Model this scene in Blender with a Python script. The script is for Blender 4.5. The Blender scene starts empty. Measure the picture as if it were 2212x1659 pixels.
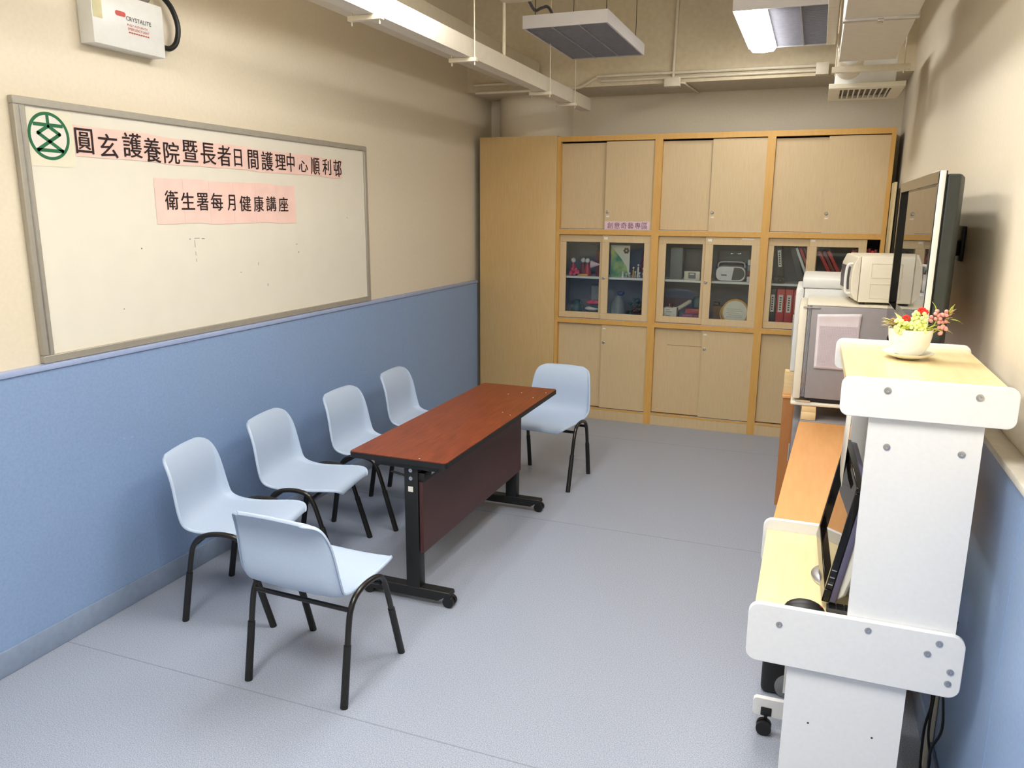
import bpy, bmesh, math, random
from mathutils import Vector, Matrix
random.seed(7)
PI = math.pi
scn = bpy.context.scene
COL = scn.collection

# ------------------------------------------------------------------ camera, world, exposure
cd = bpy.data.cameras.new('camera')
cd.sensor_width = 36.0
cd.lens = 36.0 * 1685.2 / 2212.0
cd.clip_start = 0.05
cam = bpy.data.objects.new('camera', cd)
COL.objects.link(cam)
a_, b_, c_ = math.radians(20.874), math.radians(-12.4917), math.radians(-0.4024)
Rw = Matrix.Rotation(a_, 3, 'Z') @ Matrix.Rotation(b_, 3, 'X') @ Matrix.Rotation(c_, 3, 'Y')
cx, cy, cz = Rw @ Vector((1, 0, 0)), Rw @ Vector((0, 1, 0)), Rw @ Vector((0, 0, 1))
M = Matrix(((cx.x, cz.x, -cy.x, 0), (cx.y, cz.y, -cy.y, 0), (cx.z, cz.z, -cy.z, 1.8), (0, 0, 0, 1)))
cam.matrix_world = M
scn.camera = cam

w = bpy.data.worlds.new('world')
scn.world = w
w.use_nodes = True
w.node_tree.nodes['Background'].inputs[0].default_value = (1, .97, .92, 1)
w.node_tree.nodes['Background'].inputs[1].default_value = 0.15
vs = scn.view_settings
vs.view_transform = 'Standard'
vs.look = 'None'
vs.gamma = 1
vs.use_curve_mapping = False
vs.exposure = 0.12
LAMP = 26.0          # radiance of the lit fluorescent panels
LAMP_COL = (1.0, .985, .955, 1)

# ------------------------------------------------------------------ materials
def s2l(c):
    return tuple((v / 12.92 if v <= .04045 else ((v + .055) / 1.055) ** 2.4) for v in c)

def mat(name, col, rough=.5, metal=0., var=.04, scale=30., bump=0., stretch=None, spec=.5, col2=None, contrast=None, clear=0.):
    """procedural material: base colour modulated by noise (col in sRGB 0..1)"""
    m = bpy.data.materials.new(name)
    m.use_nodes = True
    nt = m.node_tree
    N, L = nt.nodes, nt.links
    b = N['Principled BSDF']
    b.inputs['Roughness'].default_value = rough
    b.inputs['Metallic'].default_value = metal
    b.inputs['Specular IOR Level'].default_value = spec
    if clear:
        b.inputs['Coat Weight'].default_value = clear
        b.inputs['Coat Roughness'].default_value = .08
    tc = N.new('ShaderNodeTexCoord')
    mp = N.new('ShaderNodeMapping')
    L.new(tc.outputs['Object'], mp.inputs['Vector'])
    if stretch:
        mp.inputs['Scale'].default_value = stretch
    nz = N.new('ShaderNodeTexNoise')
    nz.inputs['Scale'].default_value = scale
    nz.inputs['Detail'].default_value = 4
    L.new(mp.outputs['Vector'], nz.inputs['Vector'])
    rp = N.new('ShaderNodeValToRGB')
    c1 = s2l(col)
    if col2 is None:
        lo = tuple(max(0, v * (1 - var * 2)) for v in c1)
        hi = tuple(min(1, v * (1 + var * 2)) for v in c1)
    else:
        lo, hi = c1, s2l(col2)
    lo_p, hi_p = contrast or (.3, .7)
    rp.color_ramp.elements[0].position = lo_p
    rp.color_ramp.elements[1].position = hi_p
    rp.color_ramp.elements[0].color = (*lo, 1)
    rp.color_ramp.elements[1].color = (*hi, 1)
    L.new(nz.outputs['Fac'], rp.inputs['Fac'])
    L.new(rp.outputs['Color'], b.inputs['Base Color'])
    if bump:
        bp = N.new('ShaderNodeBump')
        bp.inputs['Strength'].default_value = bump
        bp.inputs['Distance'].default_value = .002
        L.new(nz.outputs['Fac'], bp.inputs['Height'])
        L.new(bp.outputs['Normal'], b.inputs['Normal'])
    return m

def emit(name, col, s):
    m = bpy.data.materials.new(name)
    m.use_nodes = True
    nt = m.node_tree
    for n in list(nt.nodes):
        nt.nodes.remove(n)
    e = nt.nodes.new('ShaderNodeEmission')
    e.inputs[0].default_value = col
    e.inputs[1].default_value = s
    o = nt.nodes.new('ShaderNodeOutputMaterial')
    nt.links.new(e.outputs[0], o.inputs[0])
    return m

def glass(name, tint=(.93, .96, .96), refl=1.0):
    m = bpy.data.materials.new(name)
    m.use_nodes = True
    nt = m.node_tree
    for n in list(nt.nodes):
        nt.nodes.remove(n)
    t = nt.nodes.new('ShaderNodeBsdfTransparent')
    t.inputs[0].default_value = (*tint, 1)
    g = nt.nodes.new('ShaderNodeBsdfGlossy')
    g.inputs['Roughness'].default_value = .02
    f = nt.nodes.new('ShaderNodeFresnel')
    f.inputs[0].default_value = 1.5
    x = nt.nodes.new('ShaderNodeMixShader')
    o = nt.nodes.new('ShaderNodeOutputMaterial')
    nt.links.new(f.outputs[0], x.inputs[0])
    nt.links.new(t.outputs[0], x.inputs[1])
    nt.links.new(g.outputs[0], x.inputs[2])
    nt.links.new(x.outputs[0], o.inputs[0])
    return m

M_ = {}
M_['wall'] = mat('cream_paint', (.87, .825, .735), .6, var=.012, scale=60, bump=.04)
M_['ceil'] = mat('ceiling_paint', (.82, .77, .66), .8, var=.02, scale=40, bump=.1)
M_['beam'] = mat('beam_paint', (.83, .775, .66), .8, var=.03, scale=25, bump=.25)
M_['dado'] = mat('blue_laminate', (.53, .63, .775), .42, var=.03, scale=90, bump=.03)
M_['dado_edge'] = mat('blue_trim', (.62, .68, .82), .4, var=.02)
M_['base'] = mat('blue_grey_vinyl', (.52, .58, .67), .45, var=.03)
M_['joint'] = mat('pale_joint', (.55, .66, .84), .4, var=.02)
M_['ledge'] = mat('ledge_paint', (.78, .76, .72), .5, var=.03)
M_['floor'] = mat('speckled_vinyl', (.50, .53, .595), .36, scale=270, col2=(.67, .70, .755), contrast=(.36, .64))
M_['seam'] = mat('floor_seam', (.52, .55, .60), .5)
M_['chair'] = mat('light_blue_plastic', (.68, .745, .835), .42, var=.015, scale=200, bump=.12)
M_['leg'] = mat('black_enamel', (.10, .09, .08), .25, var=.05, spec=.5)
M_['sleeve'] = mat('black_sleeve', (.075, .075, .07), .5, var=.05)
M_['mahog'] = mat('mahogany_laminate', (.34, .135, .065), .34, scale=7, stretch=(12, .9, 4), col2=(.50, .22, .115), contrast=(.25, .75))
M_['mahog2'] = mat('mahogany_panel', (.25, .125, .12), .45, scale=5, stretch=(3, .9, 6), col2=(.29, .145, .135), contrast=(.25, .75))
M_['black'] = mat('black_plastic', (.06, .06, .065), .45, var=.05)
M_['blackg'] = mat('black_gloss', (.035, .03, .03), .12, var=.02)
M_['tblack'] = mat('black_powder_coat', (.075, .08, .08), .5, var=.08, scale=200)
M_['maple'] = mat('maple_laminate', (.785, .69, .525), .42, scale=14, stretch=(9, 9, .6), col2=(.825, .735, .58), contrast=(.25, .75))
M_['maple_side'] = mat('maple_board', (.79, .665, .45), .42, scale=12, stretch=(9, 9, .6), col2=(.825, .705, .50), contrast=(.25, .75))
M_['oak'] = mat('golden_oak_edging', (.80, .61, .31), .4, scale=5, stretch=(6, 6, .8), col2=(.84, .66, .36), contrast=(.25, .75))
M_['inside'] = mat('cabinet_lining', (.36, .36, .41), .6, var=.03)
M_['shelf'] = mat('white_shelf', (.90, .89, .87), .4, var=.01)
M_['white'] = mat('white_melamine', (.90, .905, .91), .38, var=.008, scale=80)
M_['whitep'] = mat('white_plastic', (.88, .88, .86), .35, var=.01)
M_['cream'] = mat('cream_plastic', (.87, .84, .76), .35, var=.01)
M_['woodtop'] = mat('pale_beech_top', (.85, .77, .57), .3, scale=4, stretch=(12, 1, 4), col2=(.89, .82, .64), contrast=(.25, .75))
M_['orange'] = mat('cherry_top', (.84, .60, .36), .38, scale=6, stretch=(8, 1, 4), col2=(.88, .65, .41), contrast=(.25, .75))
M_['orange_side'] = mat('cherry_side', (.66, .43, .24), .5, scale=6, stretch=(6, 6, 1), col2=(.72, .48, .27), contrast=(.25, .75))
M_['wblock'] = mat('raw_pine', (.85, .73, .52), .7, scale=8, stretch=(1, 4, 10), col2=(.90, .80, .62), contrast=(.25, .75), bump=.2)
M_['silver'] = mat('silver_metal', (.75, .75, .76), .3, metal=.9, var=.03)
M_['chrome'] = mat('chrome', (.85, .85, .87), .12, metal=1., var=.01)
M_['alu'] = mat('matt_aluminium', (.66, .64, .59), .45, metal=.35, var=.02)
M_['fridge'] = mat('grey_fridge_side', (.57, .55, .55), .38, var=.015, bump=.03)
M_['gasket'] = mat('grey_gasket', (.50, .50, .52), .5, var=.05)
M_['board'] = mat('whiteboard_enamel', (.89, .87, .81), .22, var=.008, scale=8)
M_['pink'] = mat('pink_paper', (.93, .79, .74), .8, var=.02, scale=12)
M_['pinkl'] = mat('pale_pink_paper', (.90, .78, .82), .8, var=.02, scale=12)
M_['paper'] = mat('white_paper', (.90, .88, .84), .8, var=.01)
M_['papercream'] = mat('ivory_paper', (.88, .86, .77), .7, var=.01)
M_['ink'] = mat('black_ink', (.12, .04, .05), .7, var=.02)
M_['ink2'] = mat('purple_ink', (.42, .28, .40), .7, var=.02)
M_['smudge'] = mat('marker_smudge', (.35, .34, .32), .7, var=.1)
M_['green'] = mat('emblem_green', (.08, .40, .24), .6, var=.02)
M_['glass'] = glass('cabinet_glass')
M_['duct'] = mat('duct_paint', (.84, .81, .74), .5, var=.015, scale=20)
M_['pipe'] = mat('pipe_paint', (.85, .81, .72), .45, var=.02)
M_['lampbox'] = mat('lamp_housing', (.82, .81, .82), .5, var=.01)
M_['louvre'] = mat('louvre_aluminium', (.62, .62, .65), .4, metal=.2, var=.03)
M_['lampin'] = mat('lamp_interior', (.48, .48, .52), .5, var=.03)
M_['lit'] = emit('lit_diffuser', LAMP_COL, LAMP)
M_['uplight'] = emit('added_uplight', LAMP_COL, LAMP * .35)  # glow for panels added on top of out-of-view lamps to brighten the ceiling
M_['red'] = mat('red_plastic', (.70, .10, .09), .35, var=.05)
M_['redb'] = mat('red_cloth_cover', (.74, .13, .12), .5, var=.08)
M_['dkred'] = mat('dark_red', (.42, .08, .10), .5, var=.08)
M_['pinkf'] = mat('bright_pink', (.90, .25, .42), .5, var=.12)
M_['magenta'] = mat('magenta_box', (.55, .15, .33), .5, var=.15, scale=20)
M_['dkblue'] = mat('dark_blue', (.12, .15, .38), .5, var=.1)
M_['teal'] = mat('dark_teal', (.16, .30, .32), .5, var=.1)
M_['greeng'] = mat('card_green', (.25, .55, .35), .6, scale=9, col2=(.72, .78, .45), contrast=(.4, .6))
M_['grey'] = mat('grey_plastic', (.45, .46, .47), .5, var=.05)
M_['dkgrey'] = mat('dark_grey_plastic', (.25, .25, .27), .5, var=.05)
M_['tvside'] = mat('tv_side_plastic', (.20, .22, .21), .55, var=.03)
M_['brown'] = mat('brown_card', (.45, .31, .20), .7, var=.08)
M_['gold'] = mat('gold_rim', (.82, .62, .28), .4, var=.04)
M_['drum'] = mat('drum_skin', (.90, .88, .82), .6, var=.02)
M_['clear'] = glass('clear_plastic', (.80, .85, .88))
M_['leafy'] = mat('yellow_green_leaf', (.62, .72, .18), .5, scale=25, col2=(.84, .84, .35), contrast=(.35, .65))
M_['leafp'] = mat('pink_green_leaf', (.86, .66, .58), .5, scale=25, col2=(.80, .82, .45), contrast=(.35, .65))
M_['berry'] = mat('pale_green_berry', (.88, .93, .60), .3, var=.05)
M_['berryp'] = mat('pink_berry', (.90, .62, .60), .3, var=.06)
M_['petal'] = mat('red_petal', (.88, .16, .10), .5, var=.08)
M_['ceramic'] = mat('white_ceramic', (.93, .92, .88), .25, var=.01, scale=25)
M_['film'] = mat('chart_paper', (.86, .82, .83), .3, var=.02, scale=14, bump=.3)
M_['gridink'] = mat('grid_ink', (.72, .67, .70), .7, var=.03)
M_['redink'] = mat('red_print', (.78, .36, .32), .7, var=.05)
M_['yellowed'] = mat('yellowed_tape', (.82, .79, .62), .6, var=.04)
M_['cable'] = mat('black_cable', (.05, .05, .045), .45, var=.05)
M_['bluep'] = mat('blue_plug', (.10, .22, .45), .5, var=.05)
M_['screen'] = mat('screen_glass', (.03, .03, .035), .02, var=.01, clear=0.)
M_['foam'] = mat('cream_foam_board', (.82, .75, .58), .7, var=.03)
M_['navy'] = mat('bezel_navy', (.36, .35, .46), .4, var=.04)

# ------------------------------------------------------------------ mesh helper
class MB:
    def __init__(s):
        s.bm = bmesh.new()

    def _merge(s, t, mtx=None):
        if mtx is not None:
            bmesh.ops.transform(t, matrix=mtx, verts=t.verts)
        me = bpy.data.meshes.new('tmp')
        t.to_mesh(me)
        t.free()
        s.bm.from_mesh(me)
        bpy.data.meshes.remove(me)
        return s

    def box(s, x0, x1, y0, y1, z0, z1, bev=0., seg=2, mtx=None):
        t = bmesh.new()
        bmesh.ops.create_cube(t, size=1)
        for v in t.verts:
            v.co = Vector((x0 + (v.co.x + .5) * (x1 - x0), y0 + (v.co.y + .5) * (y1 - y0), z0 + (v.co.z + .5) * (z1 - z0)))
        if bev:
            bmesh.ops.bevel(t, geom=t.edges[:] + t.verts[:], offset=bev, segments=seg, profile=.5, affect='EDGES')
        return s._merge(t, mtx)

    def cyl(s, p0, p1, r0, r1=None, n=20):
        p0, p1 = Vector(p0), Vector(p1)
        r1 = r0 if r1 is None else r1
        d = p1 - p0
        t = bmesh.new()
        bmesh.ops.create_cone(t, cap_ends=True, segments=n, radius1=r0, radius2=r1, depth=d.length)
        q = Vector((0, 0, 1)).rotation_difference(d.normalized()) if d.length else None
        return s._merge(t, Matrix.Translation((p0 + p1) / 2) @ q.to_matrix().to_4x4())

    def sph(s, c, r, sc=(1, 1, 1), n=16):
        t = bmesh.new()
        bmesh.ops.create_uvsphere(t, u_segments=n, v_segments=max(6, n // 2), radius=r)
        return s._merge(t, Matrix.Translation(c) @ Matrix.Diagonal((*sc, 1)))

    def tube(s, pts, r, n=10, smooth=True, sub=6):
        pts = [Vector(p) for p in pts]
        if smooth and len(pts) > 2:
            P = []
            for i in range(len(pts) - 1):
                a = pts[max(i - 1, 0)]; b = pts[i]; c = pts[i + 1]; d = pts[min(i + 2, len(pts) - 1)]
                for k in range(sub):
                    u = k / sub
                    P.append(.5 * ((2 * b) + (c - a) * u + (2 * a - 5 * b + 4 * c - d) * u * u + (3 * b - a - 3 * c + d) * u ** 3))
            P.append(pts[-1])
            pts = P
        rings = []
        up = None
        for i, p in enumerate(pts):
            t = (pts[min(i + 1, len(pts) - 1)] - pts[max(i - 1, 0)]).normalized()
            if up is None:
                up = Vector((0, 0, 1)) if abs(t.z) < .9 else Vector((1, 0, 0))
            x = (up - t * up.dot(t)).normalized()
            up = x
            y = t.cross(x)
            rr = r[i] if isinstance(r, list) else r
            rings.append([s.bm.verts.new(p + (x * math.cos(2 * PI * k / n) + y * math.sin(2 * PI * k / n)) * rr) for k in range(n)])
        for a, b in zip(rings, rings[1:]):
            for k in range(n):
                s.bm.faces.new((a[k], a[(k + 1) % n], b[(k + 1) % n], b[k]))
        s.bm.faces.new(rings[0][::-1])
        s.bm.faces.new(rings[-1])
        return s

    def lathe(s, c, prof, n=28, axis='Z', ring=False):
        c = Vector(c)
        rings = []
        for r, z in prof:
            ring = []
            for k in range(n):
                a = 2 * PI * k / n
                p = Vector((r * math.cos(a), r * math.sin(a), z))
                if axis == 'Y':
                    p = Vector((p.x, p.z, p.y))
                if axis == 'X':
                    p = Vector((p.z, p.x, p.y))
                ring.append(s.bm.verts.new(c + p))
            rings.append(ring)
        for a, b in zip(rings, rings[1:] + ([rings[0]] if ring else [])):
            for k in range(n):
                s.bm.faces.new((a[k], a[(k + 1) % n], b[(k + 1) % n], b[k]))
        if not ring:
            s.bm.faces.new(rings[0][::-1])
            s.bm.faces.new(rings[-1])
        return s

    def prism(s, outline, axis, d0, d1):
        """outline of 2-d points extruded along an axis: X -> (y,z), Y -> (x,z), Z -> (x,y)"""
        def P(p, d):
            return {'X': (d, p[0], p[1]), 'Y': (p[0], d, p[1]), 'Z': (p[0], p[1], d)}[axis]
        a = [s.bm.verts.new(P(p, d0)) for p in outline]
        b = [s.bm.verts.new(P(p, d1)) for p in outline]
        n = len(a)
        s.bm.faces.new(a[::-1])
        s.bm.faces.new(b)
        for k in range(n):
            s.bm.faces.new((a[k], a[(k + 1) % n], b[(k + 1) % n], b[k]))
        return s

    def faces(s, verts, faces):
        v = [s.bm.verts.new(p) for p in verts]
        for f in faces:
            s.bm.faces.new([v[i] for i in f])
        return s

    def build(s, name, m, parent=None, world=True, smooth=True, bevel=0., solid=0., auto=35):
        me = bpy.data.meshes.new(name)
        bmesh.ops.recalc_face_normals(s.bm, faces=s.bm.faces[:])
        off = Vector((0, 0, 0))
        if parent is not None and world:
            p = parent
            while p is not None:
                off += p.location
                p = p.parent
            bmesh.ops.translate(s.bm, verts=s.bm.verts[:], vec=-off)
        s.bm.to_mesh(me)
        s.bm.free()
        if smooth:
            me.polygons.foreach_set('use_smooth', [True] * len(me.polygons))
            me.set_sharp_from_angle(angle=math.radians(auto))
        o = bpy.data.objects.new(name, me)
        COL.objects.link(o)
        me.materials.append(M_[m] if isinstance(m, str) else m)
        if parent is not None:
            o.parent = parent
        if bevel:
            b = o.modifiers.new('bevel', 'BEVEL')
            b.width = bevel
            b.segments = 2
            b.limit_method = 'ANGLE'
            b.angle_limit = math.radians(40)
        if solid:
            b = o.modifiers.new('solid', 'SOLIDIFY')
            b.thickness = solid
            b.offset = 0
        return o

def tag(o, label=None, cat=None, group=None, kind=None):
    if label: o['label'] = label
    if cat: o['category'] = cat
    if group: o['group'] = group
    if kind: o['kind'] = kind
    return o

def thing(name, label, cat, loc=(0, 0, 0), rz=0., group=None):
    o = bpy.data.objects.new(name, None)
    COL.objects.link(o)
    o.location = loc
    o.rotation_euler = (0, 0, rz)
    o.empty_display_size = .1
    return tag(o, label, cat, group)

def dup(root, loc, rz, label):
    r = root.copy(); COL.objects.link(r)
    r.location = loc; r.rotation_euler = (0, 0, rz)
    r['label'] = label
    for ch in list(root.children):
        c = ch.copy(); COL.objects.link(c); c.parent = r
        for g in list(ch.children):
            d = g.copy(); COL.objects.link(d); d.parent = c
    return r

def B(x0, x1, y0, y1, z0, z1, bev=0., seg=2):
    return MB().box(x0, x1, y0, y1, z0, z1, bev, seg)

def rrect(a0, a1, b0, b1, r, n=6):
    pts = []
    for cxx, cyy, st in ((a1 - r, b1 - r, 0), (a0 + r, b1 - r, 90), (a0 + r, b0 + r, 180), (a1 - r, b0 + r, 270)):
        for k in range(n + 1):
            t = math.radians(st + 90 * k / n)
            pts.append((cxx + r * math.cos(t), cyy + r * math.sin(t)))
    return pts

def frame_prism(mb, o_, i_, axis, d0, d1):
    """rectangular ring: o_=(a0,a1,b0,b1) outer, i_ inner; axis X or Y"""
    a0, a1, b0, b1 = o_
    c0, c1, e0, e1 = i_
    for p in ((a0, a1, e1, b1), (a0, a1, b0, e0), (a0, c0, e0, e1), (c1, a1, e0, e1)):
        if axis == 'Y':
            mb.box(p[0], p[1], d0, d1, p[2], p[3])
        else:
            mb.box(d0, d1, p[0], p[1], p[2], p[3])
    return mb

# characters as meshes -------------------------------------------------
def glyph(mb, ch, c, wd, ht, plane, thick=.0006, bold=.012, keep=False):
    """put text ch centred at c, fitted into wd x ht. plane: 'L' left wall (reads toward +y, faces +x),
    'B' back wall (reads toward +x, faces -y)"""
    cu = bpy.data.curves.new('glyph', 'FONT')
    cu.body = ch
    cu.size = 1
    cu.offset = bold
    cu.extrude = .0
    cu.resolution_u = 3
    ob = bpy.data.objects.new('glyph', cu)
    COL.objects.link(ob)
    dg = bpy.context.evaluated_depsgraph_get()
    me = bpy.data.meshes.new_from_object(ob.evaluated_get(dg))
    bpy.data.objects.remove(ob)
    bpy.data.curves.remove(cu)
    if len(me.vertices) == 0:
        return
    xs = [v.co.x for v in me.vertices]; ys = [v.co.y for v in me.vertices]
    mx, my = (max(xs) + min(xs)) / 2, (max(ys) + min(ys)) / 2
    sx = wd / (max(xs) - min(xs)); sy = ht / (max(ys) - min(ys))
    for v in me.vertices:
        u, t = (v.co.x - mx) * sx, (v.co.y - my) * sy
        v.co = (c[0], c[1] + u, c[2] + t) if plane == 'L' else (c[0] + u, c[1], c[2] + t)
    mb.bm.from_mesh(me)
    bpy.data.meshes.remove(me)

# ================================================================== THE SETTING
XL, XR, YB, YF, ZC = -2.87, .545, 6.95, -1.6, 3.55
def struct(name, mb, m, label=None, parent=None, **k):
    o = mb.build(name, m, parent, **k)
    if parent is None:
        o['kind'] = 'structure'
    if label: o['label'] = label
    return o

struct('floor', B(XL - .1, XR + .1, YF - .1, YB + .1, -.08, 0), 'floor', 'grey speckled vinyl floor')
for n, (y) in enumerate((2.132, 4.16, 6.01)):
    struct('trim_%d' % (n + 1), B(-2.83, .5 if n else .49, y - .0022, y + .0022, -.002, .0006), 'seam', 'thin welded seam across the vinyl floor')
struct('wall_left', B(XL - .1, XL, YF, YB, 0, ZC), 'wall', 'cream painted wall on the left')
struct('wall_right', B(XR, XR + .1, YF, YB, 0, ZC), 'wall', 'cream painted wall on the right')
struct('wall_back', B(XL - .1, XR + .1, YB, YB + .1, 0, ZC), 'wall', 'cream painted end wall above the cupboards')
struct('wall_front', B(XL - .1, XR + .1, YF - .1, YF, 0, ZC), 'wall')
struct('ceiling', B(XL - .1, XR + .1, YF - .1, YB + .1, ZC, ZC + .1), 'ceil', 'cream painted concrete ceiling')
struct('beam_back', B(XL, XR, 6.4, YB, 2.775, ZC), 'beam', 'deep painted ceiling beam in front of the end wall')
struct('column_back', MB().cyl((-2.43, 6.98, 0), (-2.43, 6.98, 2.775), .34, n=48), 'wall', 'round painted column behind the tall wood panel')

# dado panels
dl = struct('wall_panel_left', B(XL, -2.836, YF, 6.53, 0, 1.165), 'dado', 'blue laminate dado along the left wall')
for y in (1.52, 2.66, 3.88, 5.12, 6.3):
    struct('joint', B(-2.8362, -2.8352, y - .0012, y + .0012, .105, 1.165), 'joint', parent=dl)
mk = MB()
for (y, z) in ((2.533, .786), (2.577, .78), (2.558, .731), (3.133, .779), (3.162, .722), (4.575, .777), (4.589, .706)):
    mk.sph((-2.836, y, z), .008, (.12, 1, .7), 10)
struct('filled_hole', mk, 'joint', parent=dl)
struct('trim_4', B(XL, -2.826, YF, 6.53, 1.165, 1.187, .004), 'dado_edge', 'blue capping strip on the left dado')
struct('baseboard_left', B(-2.836, -2.824, YF, 6.53, 0, .104, .003), 'base', 'blue grey baseboard along the left wall')
dr = struct('wall_panel_right', B(.5, XR, YF, 6.53, 0, 1.175), 'dado', 'blue laminate dado along the right wall')
struct('joint', B(.4992, .5002, 2.008, 2.0105, .1, 1.175), 'joint', parent=dr)
struct('trim_5', B(.487, XR, YF, 6.53, 1.175, 1.196, .004), 'ledge', 'pale ledge on top of the right dado')
struct('baseboard_right', B(.488, .5, YF, 6.53, 0, .104, .003), 'base', 'blue grey baseboard along the right wall')

# ================================================================== CUPBOARDS ON THE END WALL
YC = 6.54
panel = thing('filler_panel', 'tall plain pale wood panel boxing in the round column, left of the cupboards', 'panel', (-2.45, YC, 0))
B(-2.812, -2.100, YC + .002, YC + .022, 0, 2.425, .001).build('face_board', 'maple_side', panel)
B(-2.812, -2.100, YC + .022, YC + .1, 2.405, 2.425).build('top_strip', 'maple_side', panel)

cols = [(-2.098, -1.241), (-1.241, -.375), (-.375, .487)]
side_word = ['left', 'middle', 'right']

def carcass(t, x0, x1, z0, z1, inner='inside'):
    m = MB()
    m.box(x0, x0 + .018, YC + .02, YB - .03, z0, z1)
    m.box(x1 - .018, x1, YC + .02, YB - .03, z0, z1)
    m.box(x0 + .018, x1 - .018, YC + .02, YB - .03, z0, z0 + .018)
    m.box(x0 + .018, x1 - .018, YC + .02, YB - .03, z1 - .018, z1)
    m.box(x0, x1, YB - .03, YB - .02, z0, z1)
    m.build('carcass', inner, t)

def lock(door, x, z, y, label=None):
    m = MB().lathe((x, y - .004, z), [(.0, -.006), (.008, -.006), (.0125, -.002), (.0125, .004)], 20, 'Y')
    m.build('lock', 'silver', door)
    MB().box(x - .0012, x + .0012, y - .0115, y - .009, z - .006, z + .006).build('keyhole', 'black', door)

E_ = .030
def unit(kind, ci, z0, z1, zi0, zi1):
    x0, x1 = cols[ci]
    names = {'upper': ('wall_cupboard', 'upper cupboard with plain sliding doors'),
             'glass': ('display_cupboard', 'cupboard with framed sliding glass doors'),
             'base': ('base_cupboard', 'floor cupboard with two plain sliding doors and plinth')}[kind]
    extra = {('upper', 0): 'above the pink sign, next to the tall panel', ('upper', 1): 'centre of the top row', ('upper', 2): 'right end of the top row by the right wall',
             ('glass', 0): 'holding dolls and ornaments, leftmost', ('glass', 1): 'holding the radio and round drum, in the middle', ('glass', 2): 'full of red binders, behind the microwave',
             ('base', 0): 'behind the far chair, leftmost', ('base', 1): 'with a dark scratch, in the middle', ('base', 2): 'beside the fridge, rightmost'}[(kind, ci)]
    t = thing(names[0], '%s, %s' % (names[1], extra), 'cupboard', ((x0 + x1) / 2, YC, z0), group='pale wood cupboards on the end wall')
    carcass(t, x0, x1, z0, z1)
    f = MB()
    f.box(x0, x0 + E_, YC, YC + .05, z0, z1)
    f.box(x1 - E_, x1, YC, YC + .05, z0, z1)
    f.box(x0 + E_, x1 - E_, YC, YC + .05, zi1, z1)
    if kind == 'base':
        f.box(x0 + E_, x1 - E_, YC, YC + .05, .085, zi0)
    else:
        f.box(x0 + E_, x1 - E_, YC, YC + .05, z0, zi0)
    f.build('front_frame', 'oak', t)
    if kind == 'base':
        B(x0 + E_, x1 - E_, YC + .002, YC + .03, 0, .0845).build('plinth', 'maple', t)
    B(x0 + E_, x1 - E_, YC + .003, YC + .012, zi0 - .0015, zi0 + .004).build('track', 'silver', t)
    return t, x0 + E_, x1 - E_

# upper row and base row: plain sliding doors
div = [(-1.676, ), (-.816, ), (.035, )]
for ci in range(3):
    dx = div[ci][0]
    t, xa, xb = unit('upper', ci, 1.631, 2.415, 1.652, 2.373)
    d = B(xa + .001, dx + .03, YC + .040, YC + .056, 1.658, 2.360).build('sliding_door', 'maple', t)
    d = B(dx, xb, YC + .016, YC + .032, 1.656, 2.367).build('sliding_door', 'maple', t)
    lock(d, dx + .024, 1.80, YC + .016)
    B(dx + .014, dx + .040, YC + .0148, YC + .016, 1.757, 1.768).build('number_sticker', 'paper', d)
    t, xa, xb = unit('base', ci, 0, .868, .1, .849)
    bd = dx + (.004 if ci < 2 else 0)
    d = B(xa + .001, bd + .03, YC + .040, YC + .056, .108, .842).build('sliding_door', 'maple', t)
    if ci == 1:
        B(-1.10, bd - .002, YC + .0392, YC + .0402, .7005, .7035).build('scratch', 'brown', d)
    d = B(bd, xb, YC + .016, YC + .032, .106, .845).build('sliding_door', 'maple', t)
    lock(d, bd + .022, .69, YC + .016)
    B(bd + .010, bd + .036, YC + .0148, YC + .016, .805, .818).build('number_sticker', 'paper', d)

def glass_door(t, x0, x1, y0, g0, g1, zb, zt, gb, gt, tint=None):
    m = MB()
    frame_prism(m, (x0, x1, zb, zt), (g0, g1, gb, gt), 'Y', y0, y0 + .018)
    d = m.build('sliding_door', 'maple', t, bevel=.0015)
    B(g0 - .003, g1 + .003, y0 + .007, y0 + .011, gb - .003, gt + .003).build('glass_pane', 'glass', d)
    return d

gt = []
for ci in range(3):
    t, xa, xb = unit('glass', ci, .868, 1.631, .889, 1.610)
    gt.append(t)
    B(xa - .01, xb + .01, YC + .075, YB - .035, 1.232, 1.25).build('shelf', 'shelf', t)
    z0, z1, gb, gtp = .893, 1.607, .945, 1.547
    if ci == 0:
        glass_door(t, xa, -1.66, YC + .032, -2.012, -1.712, z0, z1, gb, gtp)
        d = glass_door(t, -1.688, xb, YC + .012, -1.628, -1.328, z0, z1, gb, gtp)
        lock(d, -1.667, 1.246, YC + .012)
        B(-1.672, -1.640, YC + .0108, YC + .012, 1.572, 1.592).build('number_sticker', 'paper', d)
    elif ci == 1:
        glass_door(t, xa, -.80, YC + .032, -1.150, -.853, z0, z1, gb, gtp)
        d = glass_door(t, -.828, xb, YC + .012, -.768, -.468, z0, z1, gb, gtp)
        lock(d, -.810, 1.243, YC + .012)
        B(-.812, -.780, YC + .0108, YC + .012, 1.572, 1.592).build('number_sticker', 'paper', d)
        B(-.545, -.455, YC + .0108, YC + .012, 1.592, 1.600).build('paper_strip', 'paper', d)
    else:
        glass_door(t, xa, .02, YC + .032, -.300, -.054, z0, z1, gb, gtp)
        d = glass_door(t, -.04, .367, YC + .012, .014, .311, z0, z1, gb, gtp)
        lock(d, -.02, 1.246, YC + .012)
        B(-.03, .0, YC + .0108, YC + .012, 1.585, 1.600).build('number_sticker', 'paper', d)

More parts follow.
